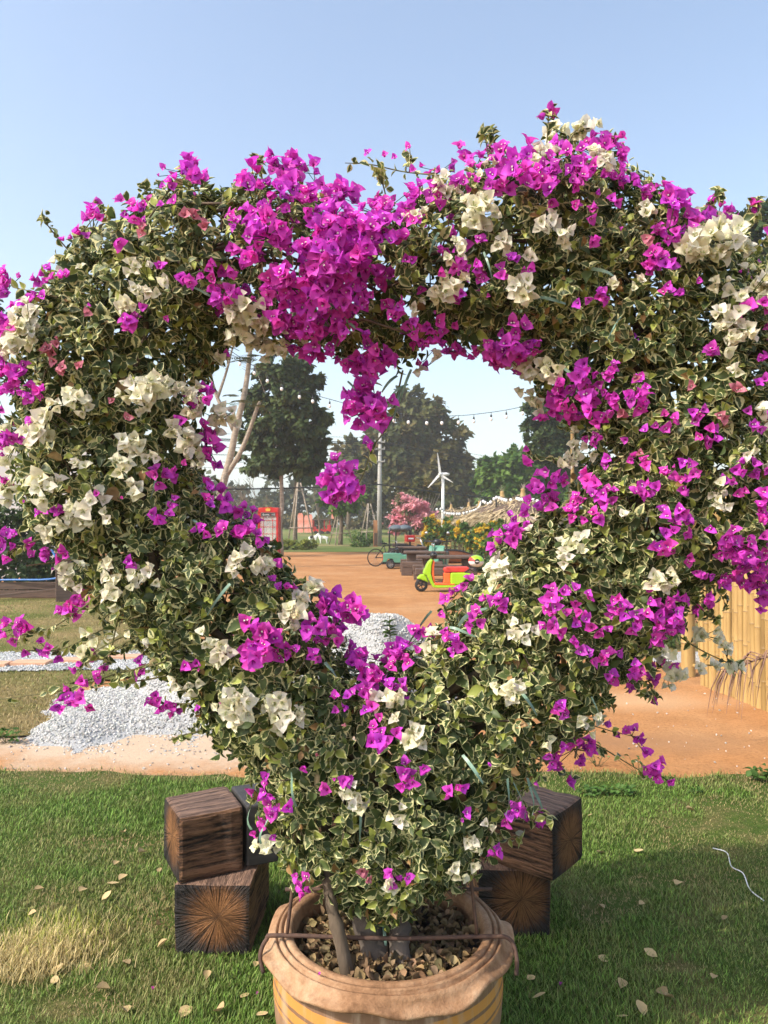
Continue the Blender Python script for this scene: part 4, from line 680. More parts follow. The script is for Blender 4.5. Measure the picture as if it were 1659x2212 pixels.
# long sprays that leave the outline
def DD(t, pts): ox, oy, s = TILES[t]; return [((ox + x * s) * .6636, (oy + y * s) * .6636) for x, y in pts]
SPR = [DD('A', [(640, 1330), (560, 1390), (430, 1480), (300, 1560), (160, 1595), (60, 1600)]), DD('A', [(850, 1480), (650, 1550), (450, 1650), (330, 1690), (150, 1690)]), DD('A', [(1000, 1750), (920, 1780), (700, 1830), (500, 1900), (350, 1935), (0, 1985)]),
       DD('A', [(1000, 1840), (860, 1870), (640, 1890), (550, 1910)]), DD('A', [(720, 1450), (700, 1530), (660, 1720), (620, 1800)]), DD('A', [(1150, 2010), (1080, 2010), (900, 2000)]), DD('A', [(500, 850), (420, 870), (250, 930), (60, 980)]), DD('A', [(380, 960), (300, 1000), (140, 1060), (60, 1110)]),
       [(1060, 400), (1020, 385), (880, 372), (800, 355), (745, 352)], [(1270, 360), (1250, 330), (1220, 300), (1200, 288)], [(1240, 318), (1248, 296), (1256, 282)], [(885, 372), (887, 345), (885, 322)],
       DD('C', [(980, 1700), (1080, 1760), (1250, 1870), (1440, 1960), (1480, 1985)]), [(1215, 1580), (1284, 1606), (1346, 1643), (1400, 1675)], [(1190, 1560), (1250, 1560), (1340, 1585)], DD('E', [(240, 660), (150, 640), (60, 620)]),
       [(870, 800), (845, 905), (806, 967), (777, 1040), (745, 1050)], DD('E', [(640, 620), (760, 670), (900, 750), (1100, 830), (1250, 850)]), [(430, 1580), (390, 1590), (365, 1600)], DD('C', [(480, 740), (330, 720), (200, 690)]), DD('E', [(300, 430), (350, 380), (390, 330)]), DD('E', [(620, 330), (700, 220), (780, 150)]),
       DD('Z', [(1560, 120), (1500, 300), (1480, 520), (1500, 760)]), DD('C', [(880, 1850), (1000, 1930), (1060, 2000)]), [(1330, 560), (1420, 500), (1480, 462)], DD('Z', [(1640, 250), (1560, 500), (1600, 800)])]
SO, SA = [], []
for pl in SPR:
    b = MB()
    pts = []
    for i, (u, v) in enumerate(pl):
        p, on = place(u, v); dy = p[1] - .03 if on else p[1] - .0
        pts.append(at(u, v, dy))
    e = spline(pts, 5); b.tube([q - HO for q in e], list(np.linspace(.0030, .0012, len(e))), 5, False); b.build('spray_stem', M['twig'], heart, True)
    for i in range(1, len(e) - 1):
        if random.random() < .75: SO.append(e[i]); SA.append(nrm(np.array(rng.normal(size=3)) + (e[i] - e[i - 1]) * 20))
sprig_fl = []
for i in range(64):                        # short sprigs that break the outline
    j = random.choice(list(range(4, 24)) * 1 + list(range(24, 58)) ); a, c = oP[j], oP[(j + 1) % len(oP)]; t = random.random(); q = a * (1 - t) + c * t; tg_ = nrm(c - a); on_ = np.array([-tg_[1], tg_[0]])
    if inpoly(np.array([q[0] + on_[0] * .03]), np.array([q[1] + on_[1] * .03]), oP)[0]: on_ = -on_
    L = random.uniform(.03, .10); y_ = Y0 + random.uniform(-.16, .10); d3 = np.array([on_[0], random.uniform(-.4, .3), on_[1] + .35]); d3 = nrm(d3); p0 = np.array([q[0], y_, q[1]]) - d3 * .09
    pts = [p0, p0 + d3 * (.09 + L * .5), p0 + d3 * (.09 + L) + np.array([0, 0, -.02 if random.random() < .5 else .015])]; e = spline(pts, 6)
    b = MB(); b.tube([z_ - HO for z_ in e], list(np.linspace(.0026, .0010, len(e))), 5, False); b.build('spray_stem', M['twig'], heart, True)
    for z_ in e[4:]: SO.append(z_); SA.append(nrm(d3 + rng.normal(size=3) * .8))
    if random.random() < .45:
        for _ in range(random.randint(1, 3)): sprig_fl.append((e[-1] + rng.normal(size=3) * .012, nrm(d3 + rng.normal(size=3) * .5), random.uniform(.018, .029), 'm' if random.random() < .8 else 'w', True, None, d3))
tag(link('sprig_flowers', flower_mesh('sprig_flowers', sprig_fl, HO), parent=heart), kind='stuff')
SO, SA = np.array(SO), np.array(SA); D, Nn, O, S = shoots(SO, SA, 2, np.full(len(SO), .012), np.full(len(SO), .030)); keep = rng.random(len(O)) < .8
D, Nn, O, S = D[keep], Nn[keep], O[keep], S[keep]; V, Q = inst(LT, LQ, frames(D, Nn) * S[:, None, None], O - HO)
tag(link('spray_leaves', mesh_np('spray_leaves', V, Q, M['leaf'], {'rim': np.tile(LR + .1, len(O)), 'col': np.repeat(leaf_colour(len(O), .3), len(LT), 0)}), parent=heart), kind='stuff')

# trunks and limbs
def limb(name, pts, r0, r1, n=10, m=None):
    e = spline([np.array(p) - HO for p in pts], 6); rr = [r0 + (r1 - r0) * i / (len(e) - 1) + random.uniform(-.13, .13) * r0 for i in range(len(e))]
    bb = MB(); bb.tube(e, rr, n); return bb.build(name, m or M['bark'], heart, True)
pz = lambda u, v, d: at(u, v, d)
M['stump'] = mat('grey_trunk', (.17, .135, .105), (.06, .047, .038), 12, .9, bmp=.7, bscale=35, bdist=.008)
limb('trunk', [(-.09, 2.05, .33), pz(735, 2030, 2.06), pz(715, 1950, 2.08), pz(705, 1860, 2.12), (-.2, 2.2, .9), (-.45, 2.22, 1.15)], .020, .013)
limb('trunk', [(-.01, 2.14, .32), pz(800, 2020, 2.16), pz(765, 1930, 2.2), pz(740, 1840, 2.24), (-.1, 2.25, .8), (-.3, 2.25, 1.05)], .045, .022, 12, M['stump'])
limb('trunk', [(.055, 2.12, .32), pz(862, 2040, 2.14), pz(870, 1960, 2.2), (.09, 2.24, .65), (.18, 2.24, .9), (.45, 2.22, 1.15)], .036, .016, 12, M['stump'])
mids = [(800, 1700), (700, 1560), (560, 1440), (420, 1280), (290, 1100), (240, 900), (260, 720), (370, 580), (520, 520), (660, 570), (800, 620)]
midr = [(850, 1700), (960, 1560), (1110, 1400), (1270, 1200), (1400, 1060), (1430, 880), (1380, 700), (1260, 560), (1100, 520), (950, 560), (820, 630)]
for pl in (mids, midr):
    for j in range(4):
        dy = [-.1, .06, .0, -.04][j]; limb('limb', [at(u + random.uniform(-60, 60), v + random.uniform(-45, 45), Y0 + dy + random.uniform(-.05, .05)) for u, v in pl], .013, .004, 7)
tw = MB()
for _ in range(420):
    i = rng.integers(0, len(P)); p = P[i]; a = nrm(A[i]) ; tw.tube([p - a * .16 + rng.normal(size=3) * .05 - HO, p - a * .05 - HO, p + a * .06 - HO], [.0032, .0024, .0014], 4, False)
for u0, v0, u1, v1 in [(430, 440, 560, 470), (470, 455, 640, 470), (500, 430, 470, 520), (560, 460, 600, 600), (560, 620, 760, 640), (700, 690, 880, 720), (520, 560, 720, 530), (780, 640, 720, 760), (600, 500, 760, 480)]:
    a, c = at(u0, v0, Y0 - .14), at(u1, v1, Y0 - .17); tw.tube([a - HO, (a + c) / 2 + [0, -.01, .015] - HO, c - HO], [.0045, .004, .003], 5, False)
tw.build('twigs', M['bark'], heart, True); tag(bpy.data.objects['twigs'], kind='stuff')
# plastic ties
TIES = [(1130, 1690, 0), (1105, 1700, .3), (1085, 1690, -.2), (1150, 1700, .5), (745, 778, 1.4), (765, 800, 1.1), (870, 838, -1.0), (848, 822, -.8), (880, 820, -.6), (790, 850, .7), (860, 860, -.4), (760, 835, .8), (1130, 1500, .6), (1000, 1360, 1.2), (1270, 1510, .1), (1245, 1300, .4), (640, 1680, .1), (560, 1740, .2), (590, 1770, -.2),
        (780, 1760, .2), (420, 1140, .7), (330, 1040, -.5), (260, 1000, -.5), (430, 620, 1.2), (520, 640, .6), (1290, 590, 1.2), (1240, 800, .9), (1180, 640, 1.3), (1330, 700, -.5), (940, 520, -.4), (1040, 1330, -1.1), (830, 2000, .1), (920, 1330, -.9), (700, 1450, .4), (480, 1280, -.8), (730, 660, 1), (1050, 560, .2), (890, 1590, -.3), (1010, 1640, .8)]
for u, v, a in TIES:
    p, on = place(u, v); N = normal(p[None])[0] if on else np.array([0, -1, 0]); L = random.uniform(.05, .10); w = random.uniform(.003, .005)
    T_ = nrm(np.array([math.sin(a), 0, -math.cos(a)]) + rng.normal(size=3) * .12); Sd = nrm(np.cross(T_, N + rng.normal(size=3) * .4)); vs = []
    for i in range(6):
        t = i / 5 - .3; c = p + N * (.028 + .012 * math.sin(4 * t)) + T_ * L * t + np.array([0, 0, -.02 * t * t]); tw_ = Sd * math.cos(t * 1.6) + N * math.sin(t * 1.6); vs += [c - tw_ * w - HO, c + tw_ * w - HO]
    bb = MB(); bb.add(vs, [(2 * i, 2 * i + 1, 2 * i + 3, 2 * i + 2) for i in range(5)]); bb.build('tie_ribbon', M['ribbon'], heart, True)

# iron frame that carries the heart
fr = thing('iron_support_frame', 'rusty iron rod frame hooked over the pot rim', 'frame', (hx, hy, RZ))
FO = np.array([hx, hy, RZ]); rel = lambda L: [np.array(p) - FO for p in L]
def rod(name, pts, r=.006): bb = MB(); bb.tube(spline(rel(pts), 5), r, 8); return bb.build(name, M['rust'], fr, True)
xl, xr, yf, yb = hx - .305, hx + .31, hy - .10, hy + .17; zr = RZ + .014
rod('hook_bar', [(xl - .040, yf - .03, RZ - .07), (xl - .052, yf - .015, RZ - .03), (xl - .036, yf, zr - .008), (xl, yf, zr + .003), (hx, yf - .01, zr), (xr - .04, yf, zr), (xr + .028, yf, zr - .006), (xr + .046, yf - .02, RZ - .03), (xr + .042, yf - .04, RZ - .07)])
rod('back_bar', [(xl - .02, yb, zr), (hx, yb, zr), (xr + .02, yb, zr)])
for x, y, dx in ((xl + .02, yf, .055), (xr - .06, yf, -.05), (xl + .05, yb, .05), (xr - .07, yb, -.05)):
    rod('upright', [(x, y, zr), (x + dx * .5, y + .03, zr + .25), (x + dx, y + .06, zr + .52)], .005)
for off in (-.09, .09):
    for poly, k in ((mids + midr[::-1], 1),): rod('heart_loop', [at(u, v, Y0 + off) for u, v in poly] , .005)

# ------------------------------------------------------------------ bamboo fence and gate post on the right
def bamboo(name, H, r, seg=.30, seed=0):
    rr = random.Random(seed); b = MB(); prof = []; z = 0.0; n = max(2, int(H / seg)); hs = [0]
    for i in range(n): hs.append(min(H, hs[-1] + seg * rr.uniform(.85, 1.15)))
    hs[-1] = H
    for i in range(n):
        a, c = hs[i], hs[i + 1]; prof += [(r * 1.0, a + .006), (r * .975, a + .03), (r * .97, c - .03), (r * 1.03, c - .009), (r * 1.09, c - .004), (r * 1.02, c)]
    prof.append((.004, H)); b.lathe(prof, 12); me = b.mesh(name, True); me.materials.append(M['bamboo']); me.materials.append(M['bamboo_node'])
    for p in me.polygons:
        k = p.index // 12 % 6
        if k in (3, 4): p.material_index = 1
    return me
fence = thing('bamboo_fence', 'tall yellow bamboo pole fence beside the dirt yard', 'fence', (3.24, 6.9, 0))
BM = [bamboo('bamboo_pole', 1.78 + .03 * (i % 5), .026 + .003 * (i % 4), .26 + .03 * (i % 3), i) for i in range(10)]
fy, i = 7.42, 0
while fy > 3.9:
    o = link('bamboo_pole', BM[random.randrange(10)], parent=fence, loc=(3.18 + (7.42 - fy) * .118 - 3.24 + random.uniform(-.012, .012), fy - 6.9, random.uniform(-.05, .0)), rz=random.uniform(0, 6.28))
    o.rotation_euler.x = random.uniform(-.012, .012); o.rotation_euler.y = random.uniform(-.01, .01); fy -= random.uniform(.058, .072)
for z in (.35, 1.0, 1.55):
    b = MB(); b.tube([(3.18 + .075 - 3.24, .55, z), (3.18 + .075 + .41 - 3.24, -3.0, z)], .03, 10); b.build('rail', M['bamboo'], fence, True)
gp_ = gnd(1487, 1461); post = thing('bamboo_gate_post', 'thick bamboo gate post at the end of the pole fence', 'post', (gp_[0], gp_[1], 0))
link('pole', bamboo('pole', 1.95, .073, .33, 77), parent=post)
b = MB(); b.tube([(-.02, -.02, .12), (.26, -.22, .135)], .022, 10); b.build('cross_rail', M['bamboo'], post, True)
b = MB(); b.tube([(-.02, -.02, 1.1), (.26, -.22, 1.12)], .022, 10); b.build('cross_rail', M['bamboo'], post, True)
gate = thing('bamboo_gate', 'open bamboo gate panel standing behind the gate post', 'gate', (3.42, 8.5, 0))
for k in range(12): link('bamboo_pole', BM[k % 10], parent=gate, loc=(.10 + .03 * k, -.35 + .085 * k, 0), rz=k)
# a dry palm frond reaching in from the right
fr_ = thing('dry_palm_frond', 'dry brown palm frond drooping beside the bamboo fence', 'palm frond', (3.35, 5.3, 0))
RO = np.array([3.35, 5.3, 0.]); M['drypalm'] = mat('dry_palm', (.30, .17, .11), (.16, .09, .07), 20, .85)
rach = spline([np.array(p) - RO for p in [(3.5, 5.4, 0), (3.35, 5.32, .45), (3.05, 5.28, .70), (2.65, 5.25, .66), (2.42, 5.22, .56)]], 8)
b = MB(); b.tube(rach, list(np.linspace(.018, .004, len(rach))), 6); b.build('rachis', M['drypalm'], fr_, True)
b = MB()
for i in range(9, len(rach)):
    for s in range(2):
        p = Vector(rach[i]); L = random.uniform(.22, .42); dx = random.uniform(-.55, -.1); dy = random.uniform(-.5, .5)
        q1 = p + Vector((dx * .5, dy * .5, .06)) * L; q2 = p + Vector((dx, dy, -.35)) * L; q3 = p + Vector((dx * 1.3, dy * 1.2, -.9)) * L; b.tube([p, q1, q2, q3], [.005, .006, .004, .001], 4, False)
tag(b.build('leaflets', M['drypalm'], fr_, True), kind='stuff')

# ------------------------------------------------------------------ left edge: wall, shrub, planks, board, hose
M['plaster'] = mat('white_wall', (.74, .73, .70), (.66, .65, .62), 1.5, .85, bmp=.15, bscale=12)
b = MB(); b.box((0, 0, 2.0), (9, .25, 4.0)); o = b.build('white_wall', M['plaster'], loc=(-13.6, 22.0, 0), rz=.25); tag(o, 'pale white plastered wall behind the dark shrub', 'wall')
edge = thing('plank_edging', 'low dark plank edging along the yellow lawn by the blue hose', 'edging', (-8.2, 16.2, 0))
for k, (x, z, L, rz, ry) in enumerate([(0, .09, 3.4, .0, 0), (-.1, .27, 3.3, .01, 0), (-3.5, .09, 3.2, 0, 0), (-3.4, .27, 3.3, -.01, 0)]):
    b = MB(); b.box((0, 0, 0), (L, .06, .16)); b.build('plank', M['plank'], edge, loc=(x, 0, z), rz=rz, bevel=.008)
b = MB(); b.box((0, 0, 0), (2.6, .10, .04), 0, 0, -.10); tag(b.build('loose_plank', M['plank'], loc=(-7.5, 15.7, .17), rz=.12, bevel=.006), 'long weathered plank propped aslant on the plank edging', 'plank')
p = gnd(137, 1301); b = MB(); b.box((0, 0, .53), (.30, .05, 1.06), 0, -.16); tag(b.build('leaning_board', M['plank'], loc=(p[0], p[1], 0.01), rz=.5, bevel=.006), 'dark upright board leaning beside the plank edging', 'board')
M['hose'] = mat('blue_hose', (.06, .20, .50), (.04, .14, .38), 20, .4)
b = MB(); b.tube(spline([(-9.6, 16.3, .37), (-8.2, 16.15, .40), (-7.2, 16.1, .42), (-6.9, 16.2, .55), (-7.15, 16.3, .85), (-7.3, 16.35, 1.05)], 8), .022, 8)
tag(b.build('garden_hose', M['hose'], None, True), 'blue hose coiled up over the plank edging', 'hose')

# ------------------------------------------------------------------ trees
CT = np.array([[-.5, 0, 0], [.5, 0, 0], [.42, .55, .12], [-.42, .55, .12], [.06, 1.15, -.05], [-.06, 1.15, -.05]]); CQ = np.array([[0, 1, 2, 3], [3, 2, 4, 5]])
def crown(name, blobs, n, size, cols, parent, org, clump=.3, hang=.15, dens=None, kindtag=None, mat_='foliage'):
    P_, D_, N_, Cc = [], [], [], []
    tot = sum(b[3] * b[4] + b[4] * b[5] + b[3] * b[5] for b in blobs)
    for (cx, cy, cz, rx, ry, rz) in blobs:
        share = (rx * ry + ry * rz + rx * rz) / tot; k = int(n * share); nc = max(8, int(k / 45)); d = rdir(nc); rad = rng.uniform(.4, 1.12, (nc, 1)) ** .6
        cc = d * rad * np.array([rx, ry, rz]); which = rng.integers(0, nc, k); cr = clump * (rx + ry + rz) / 3 * rng.uniform(.6, 1.25, nc)
        off = rng.normal(size=(k, 3)) * .5; p = cc[which] + off * cr[which][:, None] * np.array([1, 1, .75]); tone = rng.random(nc)[which]
        dirs = nrm(off + d[which] * .6 + rng.normal(size=(k, 3)) * .6 + np.array([0, 0, -hang * 2]))
        P_.append(p + np.array([cx, cy, cz])); D_.append(dirs); N_.append(nrm(d[which] + off * .4 + rng.normal(size=(k, 3)) * .5 + np.array([0, 0, .7])))
        t = np.clip(tone * .7 + rng.random(k) * .4, 0, 1)[:, None]; ci = rng.integers(0, len(cols) - 1, nc)[which]; ca = np.array(cols)[ci]; cb = np.array(cols)[ci + 1]; Cc.append(ca * (1 - t) + cb * t)
    P_, D_, N_, Cc = map(np.concatenate, (P_, D_, N_, Cc)); k = len(P_)
    R = frames(D_, N_) * (size * rng.uniform(.6, 1.3, k))[:, None, None]; V, Q = inst(CT, CQ, R, P_ - np.array(org))
    return link(name, mesh_np(name, V, Q, M[mat_], {'col': np.repeat(Cc, 6, 0)}, False), parent=parent)
GD = [(.035, .060, .018), (.060, .095, .026), (.105, .145, .04)]
GO = [(.06, .075, .022), (.12, .12, .03), (.19, .14, .04)]
GG = [(.05, .11, .018), (.09, .18, .03), (.15, .24, .04)]
GB = [(.028, .06, .02), (.05, .09, .028), (.085, .125, .035)]
def tree(name, label, base, trunk, r0, blobs, n, size, cols, group=None, limbs=6, bark='bark', clump=.3, hang=.15, cat='tree'):
    t = thing(name, label, cat, base, group=group); B = np.array(base, float); b = MB()
    e = spline([np.array(q, float) - B for q in trunk], 5); b.tube(e, list(np.linspace(r0, r0 * .45, len(e))), 9)
    tip = np.array(e[-1])
    for i in range(limbs):
        bl = blobs[i % len(blobs)]; c = np.array(bl[:3]) - B + rng.normal(size=3) * np.array(bl[3:]) * .35; s = np.array(e[-1 - (i % max(1, len(e) // 3))]); md = (s + c) / 2 + np.array([0, 0, .12 * np.linalg.norm(c - s)])
        b.tube(spline([s, md, c], 4), list(np.linspace(r0 * .42, r0 * .1, 9)), 6)
    b.build('trunk', M[bark], t, True); crown('crown', blobs, n, size, cols, t, B, clump, hang); return t
# the tall dense tree by the telephone box, and its neighbours
d = 39.; K = d / F
def bl(u, v, d, ru, rv, ry=None): c = at(u, v, d); return (c[0], c[1], c[2], ru * d / F, (ry if ry else ru) * d / F, rv * d / F)
d = 38.6
tree('dense_tree', 'tall dense dark green tree standing beside the red telephone box', (xat(606, d), d, 0), [(xat(607, d), d, 0), (xat(604, d), d, 1.6), (xat(609, d), d, 2.6), (xat(607, d), d, 4.6), (xat(612, d), d + .1, 7)], .16,
     [bl(618, 860, d, 62, 66), bl(585, 930, d, 55, 55), bl(556, 860, d, 30, 26), bl(700, 900, d, 20, 14), bl(672, 830, d, 26, 24), bl(582, 800, d, 30, 22), bl(660, 910, d, 48, 55), bl(615, 800, d, 55, 40), bl(640, 985, d, 55, 40), bl(570, 985, d, 50, 40), bl(690, 960, d, 22, 20), bl(672, 1005, d, 24, 22), bl(535, 930, d, 24, 26)], 15000, .25, GD, 'trees', 9, 'palebark', .17, .45)
d = 52.
tree('staked_tree', 'slim staked tree with a tripod of poles round its trunk', (xat(637, d), d, 0), [(xat(638, d), d, 0), (xat(637, d), d, 3), (xat(641, d), d, 5.5)], .17,
     [bl(630, 1000, d, 40, 26), bl(660, 1012, d, 30, 22)], 1400, .34, GD, 'trees', 6, 'bark', .3, .4)
def stakes(base, h, sp, label):
    t = thing('tree_stakes', label, 'stakes', base, group='tree stakes')
    for a in (0.3, 2.4, 4.5):
        b = MB(); b.tube([(sp * math.cos(a), sp * math.sin(a), 0), (.12 * math.cos(a), .12 * math.sin(a), h)], .045, 7); b.build('pole', M['palebark'], t, True)
    for z in (.32, .88):
        b = MB(); s = sp * (1 - z) + .12 * z; pp = [(s * 1.1 * math.cos(a), s * 1.1 * math.sin(a), z * h) for a in (0.3, 2.4, 4.5)]
        b.tube([pp[0], pp[1]], .035, 6); b.tube([pp[1], pp[2]], .035, 6); b.tube([pp[2], pp[0]], .035, 6); b.build('cross_poles', M['palebark'], t, True)
stakes((xat(645, 48), 48, 0), 4.3, 1.15, 'wooden tripod stakes round the slim tree by the telephone box')
stakes((xat(733, 58), 58, 0), 2.9, 1.15, 'wooden tripod stakes under the young leafy tree near the goats')
stakes((xat(797, 57), 57, 0), 3.2, 1.05, 'wooden tripod stakes in front of the billboard')
d = 58.
tree('young_tree', 'young leafy tree on stakes near the white goat figures', (xat(733, d), d, 0), [(xat(735, d), d, 0), (xat(737, d), d, 1.8), (xat(735, d), d, 3.4)], .2, [bl(725, 1085, d, 34, 26), bl(755, 1075, d, 26, 24), bl(740, 1055, d, 24, 18)], 1800, .30, GG, 'trees', 6)
d = 27.
lt = thing('leaning_tree', 'leaning pale ringed trunk with feathery leaves at the left of the heart opening', 'tree', (xat(452, d), d, 0)); LB = np.array([xat(452, d), d, 0])
def lp(L): return [at(u, v, d + dd) - LB for u, v, dd in L]
b = MB(); e = spline(lp([(452, 1229, 0), (466, 1110, 0), (478, 1060, 0), (498, 985, 0), (510, 925, 0), (528, 850, 0), (538, 780, .1), (545, 700, .1)]), 5); b.tube(e, list(np.linspace(.17, .07, len(e))), 10)
e = spline(lp([(490, 1025, 0), (515, 985, -.1), (535, 940, -.1), (556, 880, -.2), (562, 868, -.2)]), 5); b.tube(e, list(np.linspace(.10, .055, len(e))), 8)
e = spline(lp([(505, 930, 0), (470, 860, .2), (455, 800, .3), (470, 740, .3)]), 5); b.tube(e, list(np.linspace(.08, .04, len(e))), 8)
e = spline(lp([(470, 860, .2), (490, 800, .2), (505, 740, .2)]), 4); b.tube(e, list(np.linspace(.06, .03, len(e))), 7); b.build('trunk', M['palebark'], lt, True)
b = MB(); b.tube(lp([(440, 1055, -.2), (500, 1053, -.2)]), .035, 7); b.tube(lp([(482, 1030, -.25), (484, 1130, -.3)]), .03, 7); b.build('prop', M['palebark'], lt, True)
def feather(b_v, p, dirv, L, n=10, w=.035):
    dirv = Vector(dirv).normalized(); side = dirv.cross(Vector((0, 0, 1))).normalized(); p = Vector(p); 
    for i in range(n):
        t = (i + 1) / n; c = p + dirv * L * t + Vector((0, 0, -.35 * L * t * t))
        for s in (-1, 1):
            tip = c + (side * s + dirv * .5).normalized() * L * .32 * (1 - .55 * t) + Vector((0, 0, -.05 * L)); m = dirv * w
            b_v.add([c - m * .5, c + m * .5, tip + m * .5, tip - m * .3], [(0, 1, 2, 3)])
M['fern'] = mat('feather_leaf', (.085, .14, .04), (.05, .09, .025), 3, .6)
b = MB()
for u, v, k in ((505, 880, 7), (545, 790, 7), (470, 760, 8), (560, 870, 6), (450, 800, 6), (545, 720, 7)):
    p = at(u, v, d) - LB
    for j in range(k): a = random.uniform(0, 2 * PI); feather(b, p + rng.normal(size=3) * .15, (math.cos(a), math.sin(a), random.uniform(.0, .5)), random.uniform(.7, 1.1), 11, .045)
tag(b.build('crown', M['fern'], lt), kind='stuff')
# big trees further back
d = 82.
tree('rain_tree', 'huge broad tree with olive brown crown behind the wind turbine', (xat(905, d), d, float(gz(0, d))), [(xat(905, d), d, float(gz(0, d))), (xat(900, d), d, 4), (xat(895, d), d, 8)], .55,
     [bl(890, 900, d, 62, 52), bl(955, 945, d, 46, 42), bl(860, 965, d, 70, 46), bl(930, 1010, d, 72, 50), bl(985, 1010, d, 36, 40), bl(800, 1000, d, 44, 45), bl(850, 1050, d, 70, 42), bl(950, 1065, d, 70, 38), bl(1010, 1060, d, 26, 30), bl(780, 1060, d, 36, 36)], 17000, .60, [(.045, .065, .018), (.085, .10, .028), (.16, .12, .035), (.10, .12, .03)], 'trees', 10, 'bark', .22, .25)
d = 92.
tree('far_tree', 'light hazy tree left of the utility pole', (xat(752, d), d, 1.0), [(xat(752, d), d, 1.0), (xat(755, d), d, 5), (xat(757, d), d, 8)], .3, [bl(755, 985, d, 24, 36), bl(738, 1010, d, 22, 26), bl(770, 1020, d, 20, 40)], 2600, .55, GO, 'trees', 6)
d = 64.
tree('green_tree', 'bright green rounded tree behind the thatched huts', (xat(1105, d), d, 0), [(xat(1105, d), d, 0), (xat(1100, d), d, 3), (xat(1100, d), d, 5)], .35, [bl(1075, 1030, d, 42, 44), bl(1125, 1000, d, 46, 40), bl(1170, 1020, d, 44, 50), bl(1100, 1070, d, 60, 34), bl(1045, 1060, d, 22, 30), bl(1210, 1040, d, 40, 50)], 7500, .42, GG, 'trees', 7, 'bark', .26)
d = 46.
tree('shade_tree', 'dark tree with drooping boughs behind the right of the opening', (xat(1240, d), d, 0), [(xat(1240, d), d, 0), (xat(1235, d), d, 4), (xat(1225, d), d, 8)], .3, [bl(1180, 915, d, 44, 34), bl(1165, 965, d, 36, 26), bl(1225, 900, d, 50, 50), bl(1215, 980, d, 40, 40), bl(1150, 890, d, 20, 18)], 5200, .30, GB, 'trees', 8)
d = 30.
tree('roadside_tree', 'tall tree with layered crown rising behind the right shoulder of the heart', (xat(1720, d), d, 0), [(xat(1720, d), d, 0), (xat(1725, d), d, 5), (xat(1715, d), d, 10)], .28,
     [bl(1580, 505, d, 55, 34), bl(1540, 480, d, 30, 22), bl(1630, 580, d, 50, 30), bl(1600, 540, d, 40, 25), bl(1680, 490, d, 60, 40), bl(1700, 620, d, 60, 50), bl(1650, 680, d, 40, 28), bl(1740, 560, d, 70, 60)], 6500, .24, GB, 'trees', 10, 'palebark', .3)
d = 24.
tree('edge_tree', 'dark tree half hidden at the left edge of the garden', (xat(-90, d), d, 0), [(xat(-90, d), d, 0), (xat(-85, d), d, 3), (xat(-80, d), d, 7)], .2, [bl(-40, 670, d, 45, 30), bl(-20, 1000, d, 45, 90), bl(-80, 820, d, 60, 90), bl(-60, 720, d, 60, 60)], 4200, .22, GD, 'trees', 8)
# the dark bank of wood under and behind the big tree, too far to count
wood = tag(crown('far_wood', [(x, 118 + rng.uniform(-5, 6), 4.2 + rng.uniform(-1, 2.2), 5, 4, 3.6 + rng.uniform(-1, 1.6)) for x in np.arange(-58, 58, 5.2)], 15000, .75, [(.04, .055, .025), (.07, .085, .03), (.12, .12, .045)], None, (0, 0, 0), .3), 'far belt of hazy trees along the road', 'wood', kind='stuff')
scr = tag(crown('roadside_scrub', [(x, 96 + rng.uniform(-3, 3), 1.6 + rng.uniform(-.2, .5), 2.6, 1.5, .9) for x in np.arange(-40, 40, 3.2)], 7000, .45, [(.05, .06, .02), (.13, .12, .04), (.20, .16, .07)], None, (0, 0, 0), .35), 'scrubby bushes and dry grass below the far road', 'scrub', kind='stuff')
# leafless trees
def bare_tree(u, d, h, label, seed):
    rr = random.Random(seed); z0 = float(gz(0, d)); t = thing('bare_tree', label, 'tree', (xat(u, d), d, z0), group='trees'); b = MB()
    def grow(p, dv, L, r, lv):
        q = p + dv * L; b.tube([p, (p + q) / 2 + Vector((rr.uniform(-.05, .05), 0, 0)) * L, q], [r, r * .8, r * .6], 5, False)
        if lv:
            for _ in range(3 if lv > 1 else 4): grow(q if rr.random() < .6 else p + dv * L * .7, (dv + Vector((rr.uniform(-.8, .8), rr.uniform(-.6, .6), rr.uniform(-.1, .5)))).normalized(), L * rr.uniform(.55, .8), r * .55, lv - 1)
    grow(Vector((0, 0, 0)), Vector((rr.uniform(-.1, .1), 0, 1)), h * .34, .14, 4); b.build('trunk', M['bark'], t)
bare_tree(525, 70, 6.4, 'leafless grey tree left of the telephone box', 3); bare_tree(548, 80, 7.2, 'leafless grey tree directly behind the telephone box', 5); bare_tree(690, 75, 7.0, 'leafless grey tree between the staked tree and the young tree', 8); bare_tree(500, 62, 5.6, 'leafless grey tree behind the leaning pale trunk', 11)
d = 60.
pr = thing('pruned_tree', 'pruned tree with fanned bare branches behind the wind turbine', 'tree', (xat(912, d), d, 0)); b = MB()
for j in range(11): a = -0.75 + j * .15; b.tube(spline([(0, 0, .3), (math.sin(a) * .9, rng.uniform(-.3, .3), 2.2), (math.sin(a) * 2.1, rng.uniform(-.5, .5), 4.1)], 4), list(np.linspace(.09, .03, 9)), 6)
b.build('trunk', M['palebark'], pr, True); crown('crown', [bl(900, 1052, d, 34, 14), bl(930, 1058, d, 22, 14)], 900, .28, GO, pr, (xat(912, d), d, 0))
